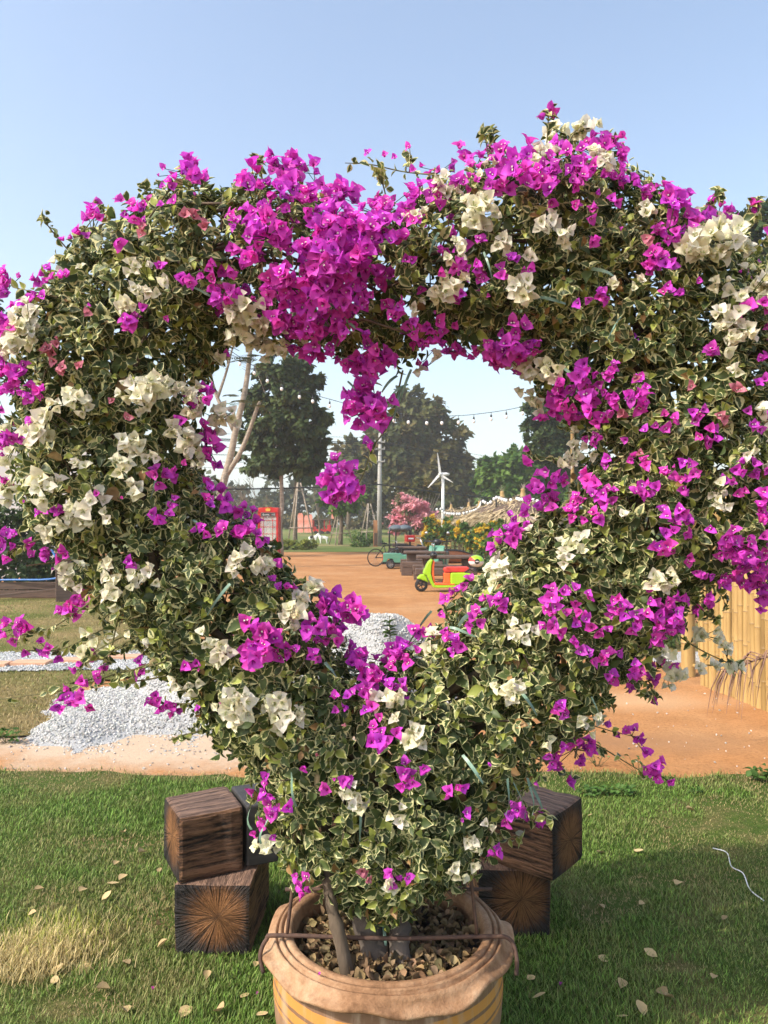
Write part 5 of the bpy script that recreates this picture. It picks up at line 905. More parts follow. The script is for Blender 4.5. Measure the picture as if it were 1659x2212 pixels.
# shrubs
def shrub(name, label, base, blobs, n, size, cols, extra=None, group=None, stem=.03):
    t = thing(name, label, 'shrub', base, group=group); b = MB(); B = np.array(base)
    for bl_ in blobs[:4]:
        c = np.array(bl_[:3]) - B; b.tube([(rng.uniform(-.1, .1), 0, 0), tuple(c * .5 + rng.normal(size=3) * .05), tuple(c)], [stem, stem * .8, stem * .4], 6, False)
    b.build('stems', M['bark'], t, True); crown('foliage', blobs, n, size, cols, t, B, .35)
    if extra: crown('blossom', blobs, extra[0], extra[1], extra[2], t, B, extra[3] if len(extra) > 3 else .18, mat_='bract')
    return t
shrub('dark_shrub', 'large dark green shrub behind the plank edging', (-8.4, 17.6, 0), [(-8.6, 17.6, 1.0, 1.3, .8, 1.05), (-7.5, 17.8, .9, .9, .7, .9), (-9.6, 17.5, 1.1, 1.0, .8, 1.0), (-8.0, 17.6, 1.7, .7, .6, .6), (-7.0, 17.5, .6, .5, .5, .6)], 6500, .11, GB)
d = 50.
PK = [(.78, .26, .36), (.86, .46, .48), (.80, .36, .42)]
shrub('pink_flowering_tree', 'rounded tree covered in pink blossom behind the black tricycle', (xat(890, d), d, 0), [bl(885, 1100, d, 36, 26), bl(905, 1115, d, 32, 26), bl(868, 1125, d, 26, 24), bl(915, 1130, d, 24, 18), bl(865, 1078, d, 16, 12), bl(855, 1140, d, 16, 16)], 1100, .15, [(.10, .12, .05), (.20, .18, .09), (.36, .27, .18)], (6200, .14, PK, .22), stem=.08)
YL = [(.74, .48, .03), (.82, .60, .06), (.78, .52, .04)]
YB = [(935, 1135, 48, 16, 22, 1000), (925, 1160, 46, 12, 16, 700), (963, 1140, 46, 16, 18, 420), (995, 1125, 47, 20, 18, 330), (1018, 1145, 45, 20, 16, 200), (1045, 1130, 43, 22, 20, 260), (1075, 1125, 41, 22, 18, 280), (1050, 1155, 41, 18, 14, 120)]
for i, (u, v, d, ru, rv, ny) in enumerate(YB):
    d -= 7 if i > 2 else 1
    if i > 2: v += 16; ru *= .8; rv *= .7
    shrub('yellow_flowering_shrub', ['yellow flowering shrub just left of the wind turbine mast, thickest with bloom', 'low yellow flowering shrub by the timber gate left of the turbine', 'yellow flowering shrub right against the turbine mast', 'tall yellow flowering shrub under the smallest thatched roofs', 'sparse yellow flowering shrub before the middle thatched roof', 'yellow flowering shrub between the middle and large thatched roofs', 'yellow flowering shrub before the largest thatched roofs', 'low sparse yellow shrub behind the bamboo rails'][i],
          (xat(u, d), d, 0), [bl(u, v, d, ru, rv), bl(u + 6, v + 14, d, ru * .7, rv * .7), bl(u - 5, v + 18, d, ru * .6, rv * .7)], 650, .16, GG, (ny * 2, .13, YL, .12), 'yellow flowering shrubs')
shrub('gap_darkening_shrub', 'dark leafy shrub added to darken the gap behind the bamboo gate post', (4.0, 10.2, 0), [(4.0, 10.2, .9, .7, .6, .8), (3.7, 10.0, .5, .5, .5, .5), (4.4, 10.3, 1.3, .6, .5, .6)], 2600, .07, GB)  # shrub added to make the gap beside the post dark
b = MB(); b.add([(1.6, 8.75, .006), (3.9, 8.6, .006), (4.3, 9.35, .006), (1.5, 9.5, .006)], [(0, 1, 2, 3)]); tag(b.build('gravel_strip', M['gravel']), kind='structure')
b = MB(); b.add([(1.2, 9.52, .008), (4.6, 9.37, .008), (5.2, 13, .008), (1.4, 12.6, .008)], [(0, 1, 2, 3)]); tag(b.build('lawn_strip', M['turf_dry']), kind='structure')
d = 46.5
hd = tag(crown('hedge', [(x, d + rng.uniform(-.3, .3), .32, .5, .4, .28) for x in np.linspace(xat(604, d), xat(668, d), 6)], 2600, .10, [(.10, .15, .02), (.20, .25, .03), (.30, .32, .05)], None, (0, 0, 0), .35), 'low yellow green hedge on the lawn beside the telephone box', 'hedge')
for i, (u, d, s) in enumerate([(770, 52, 1), (785, 62, 1.3), (770, 66, 1.4), (800, 63, 1.1), (1075, 20.5, .8), (1100, 19, .9), (1045, 25, .6)]):
    shrub('low_plant', ['low dark plant clump at the lawn edge', 'bright leafy shrub under the billboard', 'spiky green shrub beside the far road', 'green shrub at the billboard foot', 'low green plants behind the lime scooter', 'leafy green plants right of the lime scooter', 'small green plants beyond the picnic tables'][i], (xat(u, d), d, 0), [(xat(u, d), d, .35 * s, .7 * s, .5, .4 * s), (xat(u, d) + .5 * s, d, .3 * s, .5 * s, .4, .35 * s)], 700, .11, GG if i < 4 else GB, stem=.015)

# ------------------------------------------------------------------ far ground features
M['asphalt'] = mat('asphalt', (.07, .07, .072), (.05, .05, .05), .5, .85)
b = MB(); b.add([(-200, 106, 1.13), (200, 106, 1.13), (200, 113, 1.13), (-200, 113, 1.13)], [(0, 1, 2, 3)]); tag(b.build('road', M['asphalt']), kind='structure')
M['hill'] = mat('hill', (.06, .09, .06), (.04, .06, .045), .004, .95)
X, Y = np.meshgrid(np.linspace(-1300, 1300, 90), np.linspace(1150, 1360, 8)); T = np.sin((Y - 1150) / 210 * PI)
Z = T * (24 + 30 * np.exp(-((X + 230) / 170) ** 2) + 16 * vnoise(X, X * 0, .006, 91) + 6 * vnoise(X, Y, .03, 92)); tag(link('hill', sheet('hill', X, Y, Z, M['hill'])), kind='structure')

# ------------------------------------------------------------------ telephone box
d = 37.; s = .00166
pb = thing('telephone_box', 'red telephone box with gold crown and black sign', 'phone box', (xat(582, d), d, 0))
hw, hd_ = .50, .45
for x in (-hw + .05, hw - .05):
    for y in (-hd_ + .05, hd_ - .05): b = MB(); b.box((x, y, 1.06), (.10, .10, 1.86)); b.build('corner_post', M['red'], pb, bevel=.008)
b = MB(); b.box((0, 0, .065), (1.02, .92, .13)); b.build('plinth', M['red'], pb, bevel=.01)
b = MB(); b.box((0, 0, 2.09), (1.0, .9, .20)); b.box((0, 0, 2.205), (1.06, .96, .03)); b.build('header', M['red'], pb, bevel=.006)
ar = [(-.48, 0), (.48, 0)] + [(.48 * math.cos(a), .03 + .21 * math.sin(a)) for a in np.linspace(.05, PI - .05, 17)]
b = MB(); b.prism([(x, z + 2.222) for x, z in ar], -.46, .46); b.build('arched_roof', M['red'], pb)
M['redfade'] = mat('faded_red', (.56, .07, .06), (.46, .05, .04), 4, .6)
b = MB(); b.box((0, .04, 2.33), (1.0, .80, .20)); b.build('roof_block', M['redfade'], pb, bevel=.02)
M['gold'] = mat('gold_paint', (.70, .42, .06), (.5, .28, .03), 20, .45)
cr = [(-.10, 0), (.10, 0), (.125, .10), (.085, .15), (.045, .13), (0, .18), (-.045, .13), (-.085, .15), (-.125, .10)]
b = MB(); b.prism([(x, z + 2.25) for x, z in cr], -.485, -.46); cw = b.build('crown', M['gold'], pb)
b = MB(); b.sph((0, -.475, 2.445), .018, 8, 6); b.build('orb', M['gold'], cw, True)
b = MB(); b.box((0, -.455, 2.09), (.66, .02, .16)); sg = b.build('sign_panel', M['black'], pb)
b = MB(); [b.box((0, -.457, z), (.70, .022, .014)) for z in (2.005, 2.175)]; [b.box((x, -.457, 2.09), (.014, .022, .156)) for x in (-.343, .343)]; b.build('sign_frame', M['steel'], pb)
def text_mesh(txt, size):
    cu = bpy.data.curves.new('lettering', 'FONT'); cu.body = txt; cu.size = size; cu.extrude = .002; cu.align_x = 'LEFT'; o = bpy.data.objects.new('tmp', cu); C.objects.link(o)
    dg = bpy.context.evaluated_depsgraph_get(); me = bpy.data.meshes.new_from_object(o.evaluated_get(dg)); bpy.data.objects.remove(o); return me
def lettering(txt, size, loc, m, parent):
    me = text_mesh(txt, size); me.materials.clear(); me.materials.append(m); o = link('lettering', me, parent=parent, loc=loc); o.rotation_euler = (PI / 2, 0, 0); return max(v.co.x for v in me.vertices)
w = lettering('B', .15, (-.27, -.468, 2.035), M['white'], sg); w1 = lettering('AANL', .10, (-.27 + w + .012, -.468, 2.045), M['white'], sg); w2 = lettering('A', .10, (-.27 + w + w1 + .024, -.468, 2.045), M['red'], sg); lettering('ND', .10, (-.27 + w + w1 + w2 + .04, -.468, 2.045), M['white'], sg)
m, n, l, p = newmat('booth_glass'); p.inputs['Roughness'].default_value = .05; p.inputs['Base Color'].default_value = (.75, .8, .8, 1); p.inputs['Alpha'].default_value = .22; M['glass'] = m
for k, (y, rz) in enumerate([(-hd_ + .03, 0), (hd_ - .03, 0)]):
    b = MB(); [b.box((x, y, 1.06), (.018, .03, 1.80)) for x in (-.22, .22)]; [b.box((0, y, z), (.80, .028, .016)) for z in (.46, .80, 1.14, 1.48, 1.80)]; b.build('glazing_bars', M['red'], pb)
    b = MB(); b.box((0, y, 1.06), (.80, .006, 1.80)); b.build('pane', M['glass'], pb)
for x in (-hw + .03, hw - .03):
    b = MB(); [b.box((x, yy, 1.06), (.03, .018, 1.80)) for yy in (-.15, .15)]; [b.box((x, 0, z), (.028, .70, .016)) for z in (.46, .80, 1.14, 1.48, 1.80)]; b.build('glazing_bars', M['red'], pb)
    b = MB(); b.box((x, 0, 1.06), (.006, .70, 1.80)); b.build('pane', M['glass'], pb)
b = MB(); b.prism([(.22, 1.92), (.42, 1.92), (.42, 1.84), (.30, 1.82), (.31, 1.70), (.27, 1.60), (.22, 1.62)], -.40, -.36); b.build('telephone', M['white'], pb, bevel=.01)
b = MB(); b.lathe([(.035, 0), (.05, -.02), (.10, -.025), (.115, -.01), (.11, .02)], 24, (.0, -.38, .30), 'Y'); b.build('round_dial', M['white'], pb, True)

# ------------------------------------------------------------------ utility pole, wires, billboard, post
d = 55.; up = thing('utility_pole', 'grey concrete utility pole with small crossarms', 'pole', (xat(819, d), d, 0))
zt = zat(935, d); b = MB(); b.tube([(0, 0, 0), (.03, 0, zt * .5), (.08, 0, zt)], [.20, .165, .12], 10); b.build('shaft', M['concrete'], up, True)
for v in (955, 970, 997): z = zat(v, d); b = MB(); b.box((.06, -.12, z), (.75, .08, .09)); [b.lathe([(.02, 0), (.05, .03), (.03, .06), (.05, .09), (.0, .12)], 8, (x, -.12, z + .045)) for x in (-.3, .4)]; b.build('crossarm', M['concrete'], up)
M['wire'] = mat('wire', (.02, .02, .022), None, 5, .6)
for i, (v, r) in enumerate([(945, .012), (955, .035), (958, .03), (970, .02), (984, .02), (997, .014), (1008, .012), (1053, .045)]):
    z = zat(v, d); pts = [(xat(820, d) + t * 11.1 * 3.6, d - .2 + t * 9.4 * 3.6, z - 1.0 * (1 - (2 * abs(t) - 1) ** 2) * (1 if abs(t) < 1 else 0)) for t in np.linspace(-1, 1, 41)]
    if v == 1053: pts = [(x, y - 4, zz) for x, y, zz in pts]
    b = MB(); b.tube(pts, r, 5); tag(b.build('power_line', M['wire'], None, True), 'black overhead power line, the %s of those strung past the utility pole' % ('highest', 'second highest', 'third highest', 'fourth highest', 'fifth highest', 'sixth highest', 'second lowest', '')[i] if v != 1053 else 'thick sagging black cable below the other power lines', 'wire', 'power lines')
d = 100.; bb_ = thing('billboard', 'back of a tall billboard with grey and red panels', 'billboard', (xat(811, d), d, 1.0)); zb, zt = zat(1133, d) - 1.0, zat(1080, d) - 1.0; wbd = 37 * d / F
M['bgrey'] = mat('panel_grey', (.30, .28, .27), None, 1, .7); M['bred'] = mat('panel_red', (.42, .17, .15), None, 1, .7)
for r_ in range(5):
    for c_ in range(4):
        b = MB(); hh = (zt - zb) / 5; b.box((-wbd / 2 + wbd * (c_ + .5) / 4, 0, zb + hh * (r_ + .5)), (wbd / 4 - .07, .06, hh - .07)); b.build('panel', M['bred'] if c_ == 3 else M['bgrey'], bb_)
b = MB(); [b.box((-wbd / 2 + wbd * k / 4, .1, (zt + zb) / 2), (.09, .1, zt - zb)) for k in range(5)]; [b.box((0, .1, zb + (zt - zb) * k / 5), (wbd, .09, .08)) for k in range(6)]; b.build('frame', M['black'], bb_)
for x in (-wbd / 2 + .1, wbd / 2 - .1): b = MB(); b.box((x, .2, zt / 2), (.16, .16, zt)); b.build('post', M['steel'], bb_)
d = 53.; M['orangewood'] = mat('orange_timber', (.42, .20, .09), (.32, .15, .07), 3, .8)
mp_ = thing('meter_cabinet', 'tall narrow orange timber cabinet against the utility pole', 'cabinet', (xat(811, d), d, 0)); b = MB(); b.box((0, 0, .95), (.30, .22, 1.9)); b.build('case', M['orangewood'], mp_, bevel=.01)
b = MB(); b.box((.02, -.115, .55), (.22, .012, .9)); b.build('door', M['plank'], mp_)

# ------------------------------------------------------------------ goats, little train, banner, flag
def goat(u, d, face, label, patch):
    t = thing('goat_statue', label, 'goat', (xat(u, d), d, 0), group='goat statues')
    me = bpy.data.meshes.new('body'); J = [(0, 0, .50), (-.28, 0, .52), (.26, 0, .50), (-.40, 0, .66), (-.46, 0, .80), (-.60, 0, .74), (-.24, -.09, .26), (-.25, -.09, .0), (-.22, .09, .26), (-.23, .09, .0), (.26, -.09, .28), (.30, -.09, .0), (.26, .09, .28), (.31, .09, .0), (.38, 0, .56), (-.44, .08, .86), (-.44, -.08, .86)]
    E = [(0, 1), (0, 2), (1, 3), (3, 4), (4, 5), (1, 6), (6, 7), (1, 8), (8, 9), (2, 10), (10, 11), (2, 12), (12, 13), (2, 14), (4, 15), (4, 16)]
    Rd = [.16, .15, .15, .09, .075, .045, .05, .035, .05, .035, .06, .035, .06, .035, .03, .02, .02]
    me.from_pydata([(x * face, y, z) for x, y, z in J], E, []); me.materials.append(M['white']); o = bpy.data.objects.new('body', me); C.objects.link(o); o.parent = t
    sk = o.modifiers.new('skin', 'SKIN'); sk.use_smooth_shade = True
    if not me.skin_vertices: me.skin_vertices.new() if hasattr(me.skin_vertices, 'new') else None
    bpy.context.view_layer.objects.active = o
    lay = me.skin_vertices[0] if len(me.skin_vertices) else None
    if lay:
        for i, r in enumerate(Rd): lay.data[i].radius = (r, r)
        lay.data[0].use_root = True
    o.modifiers.new('sub', 'SUBSURF').levels = 1
    if patch: b = MB(); b.sph((.12 * face, -.05, .52), (.17, .13, .15), 12, 8); b.build('dark_patch', M['black'], t, True)
goat(699, 62, 1, 'white goat statue standing on the lawn beyond the dirt yard', False); goat(676, 63, -1, 'white goat statue with a black flank on the lawn', True)
d = 84.; z0 = float(gz(0, d)); tr = thing('tourist_train', 'small red tourist train with dark canopy across the lawn', 'train', (xat(696, d), d, z0 - .02))
b = MB(); b.box((0, 0, .36), (2.0, .9, .20)); b.build('chassis', M['red'], tr, bevel=.03)
for x in (-.75, -.25, .30): b = MB(); b.box((x, 0, .62), (.16, .85, .42)); b.box((x + .14, 0, .52), (.28, .85, .12)); b.build('seat', M['red'], tr, bevel=.02)
b = MB(); b.box((.82, 0, .70), (.42, .85, .62)); b.build('engine_hood', M['red'], tr, bevel=.05)
b = MB(); b.box((0, 0, 1.62), (2.15, 1.0, .12)); b.build('canopy', M['plank'], tr, bevel=.03)
for x in (-.95, -.35, .25, .85):
    for y in (-.42, .42): b = MB(); b.tube([(x, y, .4), (x, y, 1.58)], .035, 6); b.build('canopy_post', M['red'], tr)
for x in (-.7, .0, .65): b = MB(); [b.lathe([(.05, -.05), (.19, -.05), (.19, .05), (.05, .05)], 14, (x, y, .19), 'Y') for y in (-.42, .42)]; b.build('wheel', M['tyre'], tr)
M['banner'] = mat('banner_orange', (.72, .13, .06), (.75, .45, .38), 1.6, .7)
for u, h, w, lab in ((649, 2.35, .62, 'tall orange banner column beside the little train'), (662, 2.1, .5, 'orange and white banner column next to the little train'), (671, 2.2, .4, 'narrow red banner column touching the little train')):
    t = thing('banner', lab, 'banner', (xat(u, d), d, z0 - .02)); b = MB(); b.prism([(-w / 2, .15), (w / 2, .15), (w / 2, h - .25), (w * .3, h), (-w * .3, h), (-w / 2, h - .25)], -.03, .03); b.build('cloth', M['banner'], t); b = MB(); b.tube([(0, .06, 0), (0, .06, h)], .025, 6); b.build('pole', M['steel'], t)
t = thing('flag', 'red flag on a pole behind the little train', 'flag', (xat(718, d), d, z0 - .02)); b = MB(); b.prism([(-.12, 1.75), (.16, 1.7), (.10, 2.5), (-.04, 2.75), (-.12, 2.6)], -.015, .015); b.build('cloth', M['banner'], t); b = MB(); b.tube([(-.13, 0, 0), (-.13, 0, 2.8)], .025, 6); b.build('pole', M['steel'], t)

# ------------------------------------------------------------------ wind turbine
d = 52.; wt = thing('wind_turbine', 'white ornamental wind turbine with three slim blades', 'wind turbine', (xat(957, d), d, 0)); k_ = d / F
hub = np.array([xat(950, d) - xat(957, d), -.25, zat(1025, d)]); b = MB(); b.tube([(0, 0, 0), (0, 0, hub[2] - .05)], [.14, .10], 12); b.build('mast', M['white'], wt, True)
b = MB(); b.sph((.12, 0, hub[2] + .02), (.36, .2, .13), 14, 8); b.build('nacelle', M['white'], wt, True)
b = MB(); b.sph(tuple(hub), (.12, .14, .12), 10, 7); b.build('hub', M['white'], wt, True)
for u, v in ((944.4, 978.3), (924, 1054), (978, 1043)):
    tip = np.array([xat(u, d) - xat(957, d), -.3, zat(v, d)]); dv = tip - hub; pv = np.cross(nrm(dv), [0, 1, 0]); b = MB(); rows = []
    for t, w in ((0, .05), (.12, .10), (.3, .085), (.7, .05), (1, .015)):
        c = hub + dv * t; rows += [c - pv * w + [0, -.02, 0], c + pv * w * .8 + [0, -.035, 0], c + pv * w * .8 + [0, .0, 0], c - pv * w + [0, .03, 0]]
    b.add(rows, [(4 * i + j, 4 * i + (j + 1) % 4, 4 * i + 4 + (j + 1) % 4, 4 * i + 4 + j) for i in range(4) for j in range(4)]); b.build('blade', M['white'], wt)

# ------------------------------------------------------------------ thatched huts
M['thatch'] = attr_mat('thatch', .9, .1, .1, vary=.15, vscale=5)
def hut(u, v, label, sc=1.0):
    pk = 3.35; d = (pk - 1.6) * F / (HOR - v); t = thing('thatched_hut', label, 'hut', (xat(u, d), d, 0), group='thatched huts'); Re, ze = 2.5 * sc, 1.75
    b = MB(); b.lathe([(Re * .97, ze + .05), (Re * .6, ze + .72), (.12, pk - .25), (.02, pk - .2)], 20); b.build('roof_frame', M['plank'], t)
    N = 2600; a = rng.random(N) * 2 * PI; h = rng.random(N) ** .6; rad = .1 + (Re - .1) * h; P_ = np.stack([rad * np.cos(a), rad * np.sin(a), (pk - .22) + (ze - pk + .22) * (h ** .85) + .06 + .1 * rng.random(N)], -1)
    D_ = np.stack([np.cos(a), np.sin(a), np.full(N, -.62)], -1) + rng.normal(0, .22, (N, 3)); Nn_ = np.stack([np.cos(a) * .5, np.sin(a) * .5, np.ones(N)], -1) + rng.normal(0, .3, (N, 3))
    R_ = frames(D_, Nn_) * np.stack([rng.uniform(.04, .09, N), rng.uniform(.35, .75, N), np.full(N, .4)], -1)[:, None, :]
    V, Q = inst(CT, CQ, R_, P_); col = np.array([[.52, .41, .25]]) * rng.uniform(.45, 1.35, (N, 1)); tag(link('thatch', mesh_np('thatch', V, Q, M['thatch'], {'col': np.repeat(col, 6, 0)}, False), parent=t), kind='stuff')
    b = MB(); b.lathe([(.26, pk - .38), (.15, pk - .1), (.11, pk + .08), (.14, pk + .16), (.05, pk + .2)], 10); b.build('ridge_tie', M['bamboo'], t, True)
    b = MB(); [b.tube([(0, 0, pk + .12), (random.uniform(-.2, .2), random.uniform(-.2, .2), pk + random.uniform(.35, .6))], [.02, .006], 4) for _ in range(8)]; b.build('top_tuft', M['palebark'], t)
    for j in range(4): a_ = PI / 4 + j * PI / 2; b = MB(); b.tube([(Re * .68 * math.cos(a_), Re * .68 * math.sin(a_), 0), (Re * .68 * math.cos(a_), Re * .68 * math.sin(a_), ze + .5)], .06, 8); b.build('post', M['bark'], t, True)
    q = Re * .68 * .707
    for j in range(18): x = -q + 2 * q * j / 17; b = MB(); b.tube([(x, -q, 0), (x, -q, .85)], .035, 6); b.build('wall_pole', M['bamboo'], t)
    b = MB(); [b.tube([(-q, -q - .05, z), (q, -q - .05, z)], .04, 6) for z in (.5, .9)]; b.build('rail', M['bamboo'], t)
for u, v, lab in ((975, 1094, 'farthest thatched hut, its peak just right of the turbine mast'), (1013, 1090, 'thatched hut second from the turbine mast'), (1036, 1087, 'middle thatched hut of the row'), (1085, 1068, 'large thatched hut second from the bright green tree side'), (1130, 1063, 'nearest and largest thatched hut of the row')): hut(u, v, lab)
# bamboo rails in front of the huts
bf = thing('bamboo_rail_fence', 'low bamboo post and rail fence before the thatched huts', 'fence', (xat(970, 47), 47, 0)); A0, A1 = np.array([xat(918, 50), 50.]), np.array([xat(1020, 43), 43.])
for j in range(13):
    p = A0 + (A1 - A0) * j / 12 - np.array([xat(970, 47), 47]); h = random.uniform(.75, 1.35); b = MB(); b.tube([(p[0], p[1], 0), (p[0] + random.uniform(-.05, .05), p[1], h)], .055, 8); b.build('post', M['bamboo'], bf, True)
for z in (.30, .62):
    for s in range(3): p, q = [A0 + (A1 - A0) * (s + e) / 3 - np.array([xat(970, 47), 47]) for e in (0, 1)]; b = MB(); b.tube([(p[0], p[1] - .06, z + random.uniform(-.04, .04)), (q[0], q[1] - .06, z)], .04, 7); b.build('rail', M['bamboo'], bf, True)
tg = thing('timber_gate', 'low brown timber panel gate under the pink tree', 'gate', (xat(905, 48), 48, 0)); 
for z in (.25, .45, .65, .85): b = MB(); b.box((0, 0, z), (1.9, .05, .16)); b.build('board', M['orangewood'], tg)
for x in (-.9, .9): b = MB(); b.box((x, .05, .5), (.1, .06, 1.0)); b.build('post', M['orangewood'], tg)

# ------------------------------------------------------------------ string lights
m, n, l, p = newmat('bulb'); p.inputs['Base Color'].default_value = (.82, .82, .80, 1); p.inputs['Roughness'].default_value = .25; M['bulb'] = m
def lights(label, pts, bulb_every, rb, stem, rw, name='string_lights'):
    P_ = [np.array(q) for q in pts]; O_ = P_[0]; t = thing(name, label, 'string lights', tuple(O_)); e = spline([q - O_ for q in P_], 12); b = MB(); b.tube(e, rw, 5); b.build('cable', M['wire'], t, True)
    L = np.cumsum([0] + [np.linalg.norm(np.array(e[i + 1]) - e[i]) for i in range(len(e) - 1)]); me = MB().sph((0, 0, -stem - rb * 1.2), (rb, rb, rb * 1.3), 10, 7).mesh('bulb', True); me.materials.append(M['bulb']); so = MB().tube([(0, 0, 0), (0, 0, -stem * .45), (0, 0, -stem * .5), (0, 0, -stem - rb * .2)], [rb * .15, rb * .15, rb * .55, rb * .6], 7).mesh('socket', True); so.materials.append(M['black'])
    for s_ in np.arange(bulb_every * .6, L[-1], bulb_every):
        i = min(np.searchsorted(L, s_), len(e) - 1); c = e[i]; o = link('socket', so, parent=t, loc=tuple(c)); link('bulb', me, parent=o)
d = 24.
lights('string of white bulbs hanging across the opening of the heart', [at(470, 740, d), at(564, 800, d), at(640, 840, d), at(726, 866, d), at(800, 885, d), at(890, 898, d), at(984, 898, d), at(1050, 892, d), at(1121, 880, d), at(1237, 850, d)], .53, .052, .16, .010)
lp_ = thing('bamboo_light_pole', 'tall bamboo pole that carries the string lights', 'pole', (xat(1237, d), d, 0)); link('pole', bamboo('pole', zat(848, d), .06, .5, 5), parent=lp_)
d = 44.
def z7(x, y): return ((1370 + x * .21097) * .6636, (1560 + y * .21104) * .6636)
lights('string of small white globes draped over the thatched huts', [at(*z7(*q), dd) for q, dd in (((200, 470), 52), ((290, 420), 52), ((370, 490), 51), ((560, 505), 49), ((700, 485), 48), ((880, 425), 46), ((950, 310), 44), ((1040, 345), 43), ((1160, 250), 42), ((1260, 275), 41), ((1350, 290), 40), ((1470, 262), 40), ((1540, 275), 39), ((1650, 262), 38), ((1800, 300), 37))], .42, .085, .03, .012, 'globe_lights')
for q, dd in (((940, 300), 44), ((1165, 245), 42)): u, v = z7(*q); t = MB().tube([(0, 0, 0), (0, 0, zat(v, dd))], .045, 8).build('light_post', M['black'], loc=(xat(u, dd), dd, 0)); tag(t, 'slim black post holding globe lights between thatched huts', 'post', 'globe light posts')

# ------------------------------------------------------------------ lime scooter
def wheel(parent, c, r, w, name='wheel', rim='steel', spokes=5):
    b = MB(); n_ = 20; b.lathe([(r * .62, -w / 2), (r * .86, -w / 2), (r * .97, -w * .32), (r, 0), (r * .97, w * .32), (r * .86, w / 2), (r * .62, w / 2)], 28, (0, 0, 0), 'Y'); t = b.build('tyre', M['tyre'], None, True); t.name = name; t.parent = parent; t.location = c
    b = MB(); b.lathe([(r * .62, -w * .45), (r * .56, -w * .45), (r * .56, w * .45), (r * .62, w * .45)], 24, (0, 0, 0), 'Y'); b.lathe([(.001, -w * .5), (r * .16, -w * .5), (r * .16, w * .5), (.001, w * .5)], 12, (0, 0, 0), 'Y')
    for k in range(spokes): a = 2 * PI * k / spokes; b.tube([(r * .1 * math.cos(a), 0, r * .1 * math.sin(a)), (r * .6 * math.cos(a), 0, r * .6 * math.sin(a))], r * .09, 5)
    b.build('rim', M[rim], t); return t
M['lime'] = mat('lime_paint', (.36, .62, .02), (.30, .54, .015), 2, .35, coat=.4)
M['orange'] = mat('orange_paint', (.85, .17, .035), (.76, .14, .03), 2, .45, coat=.2); M['redseat'] = mat('red_vinyl', (.66, .06, .035), (.52, .04, .03), 8, .5)
M['teal'] = mat('teal_paint', (.11, .30, .20), (.08, .24, .16), 2, .4, coat=.3)
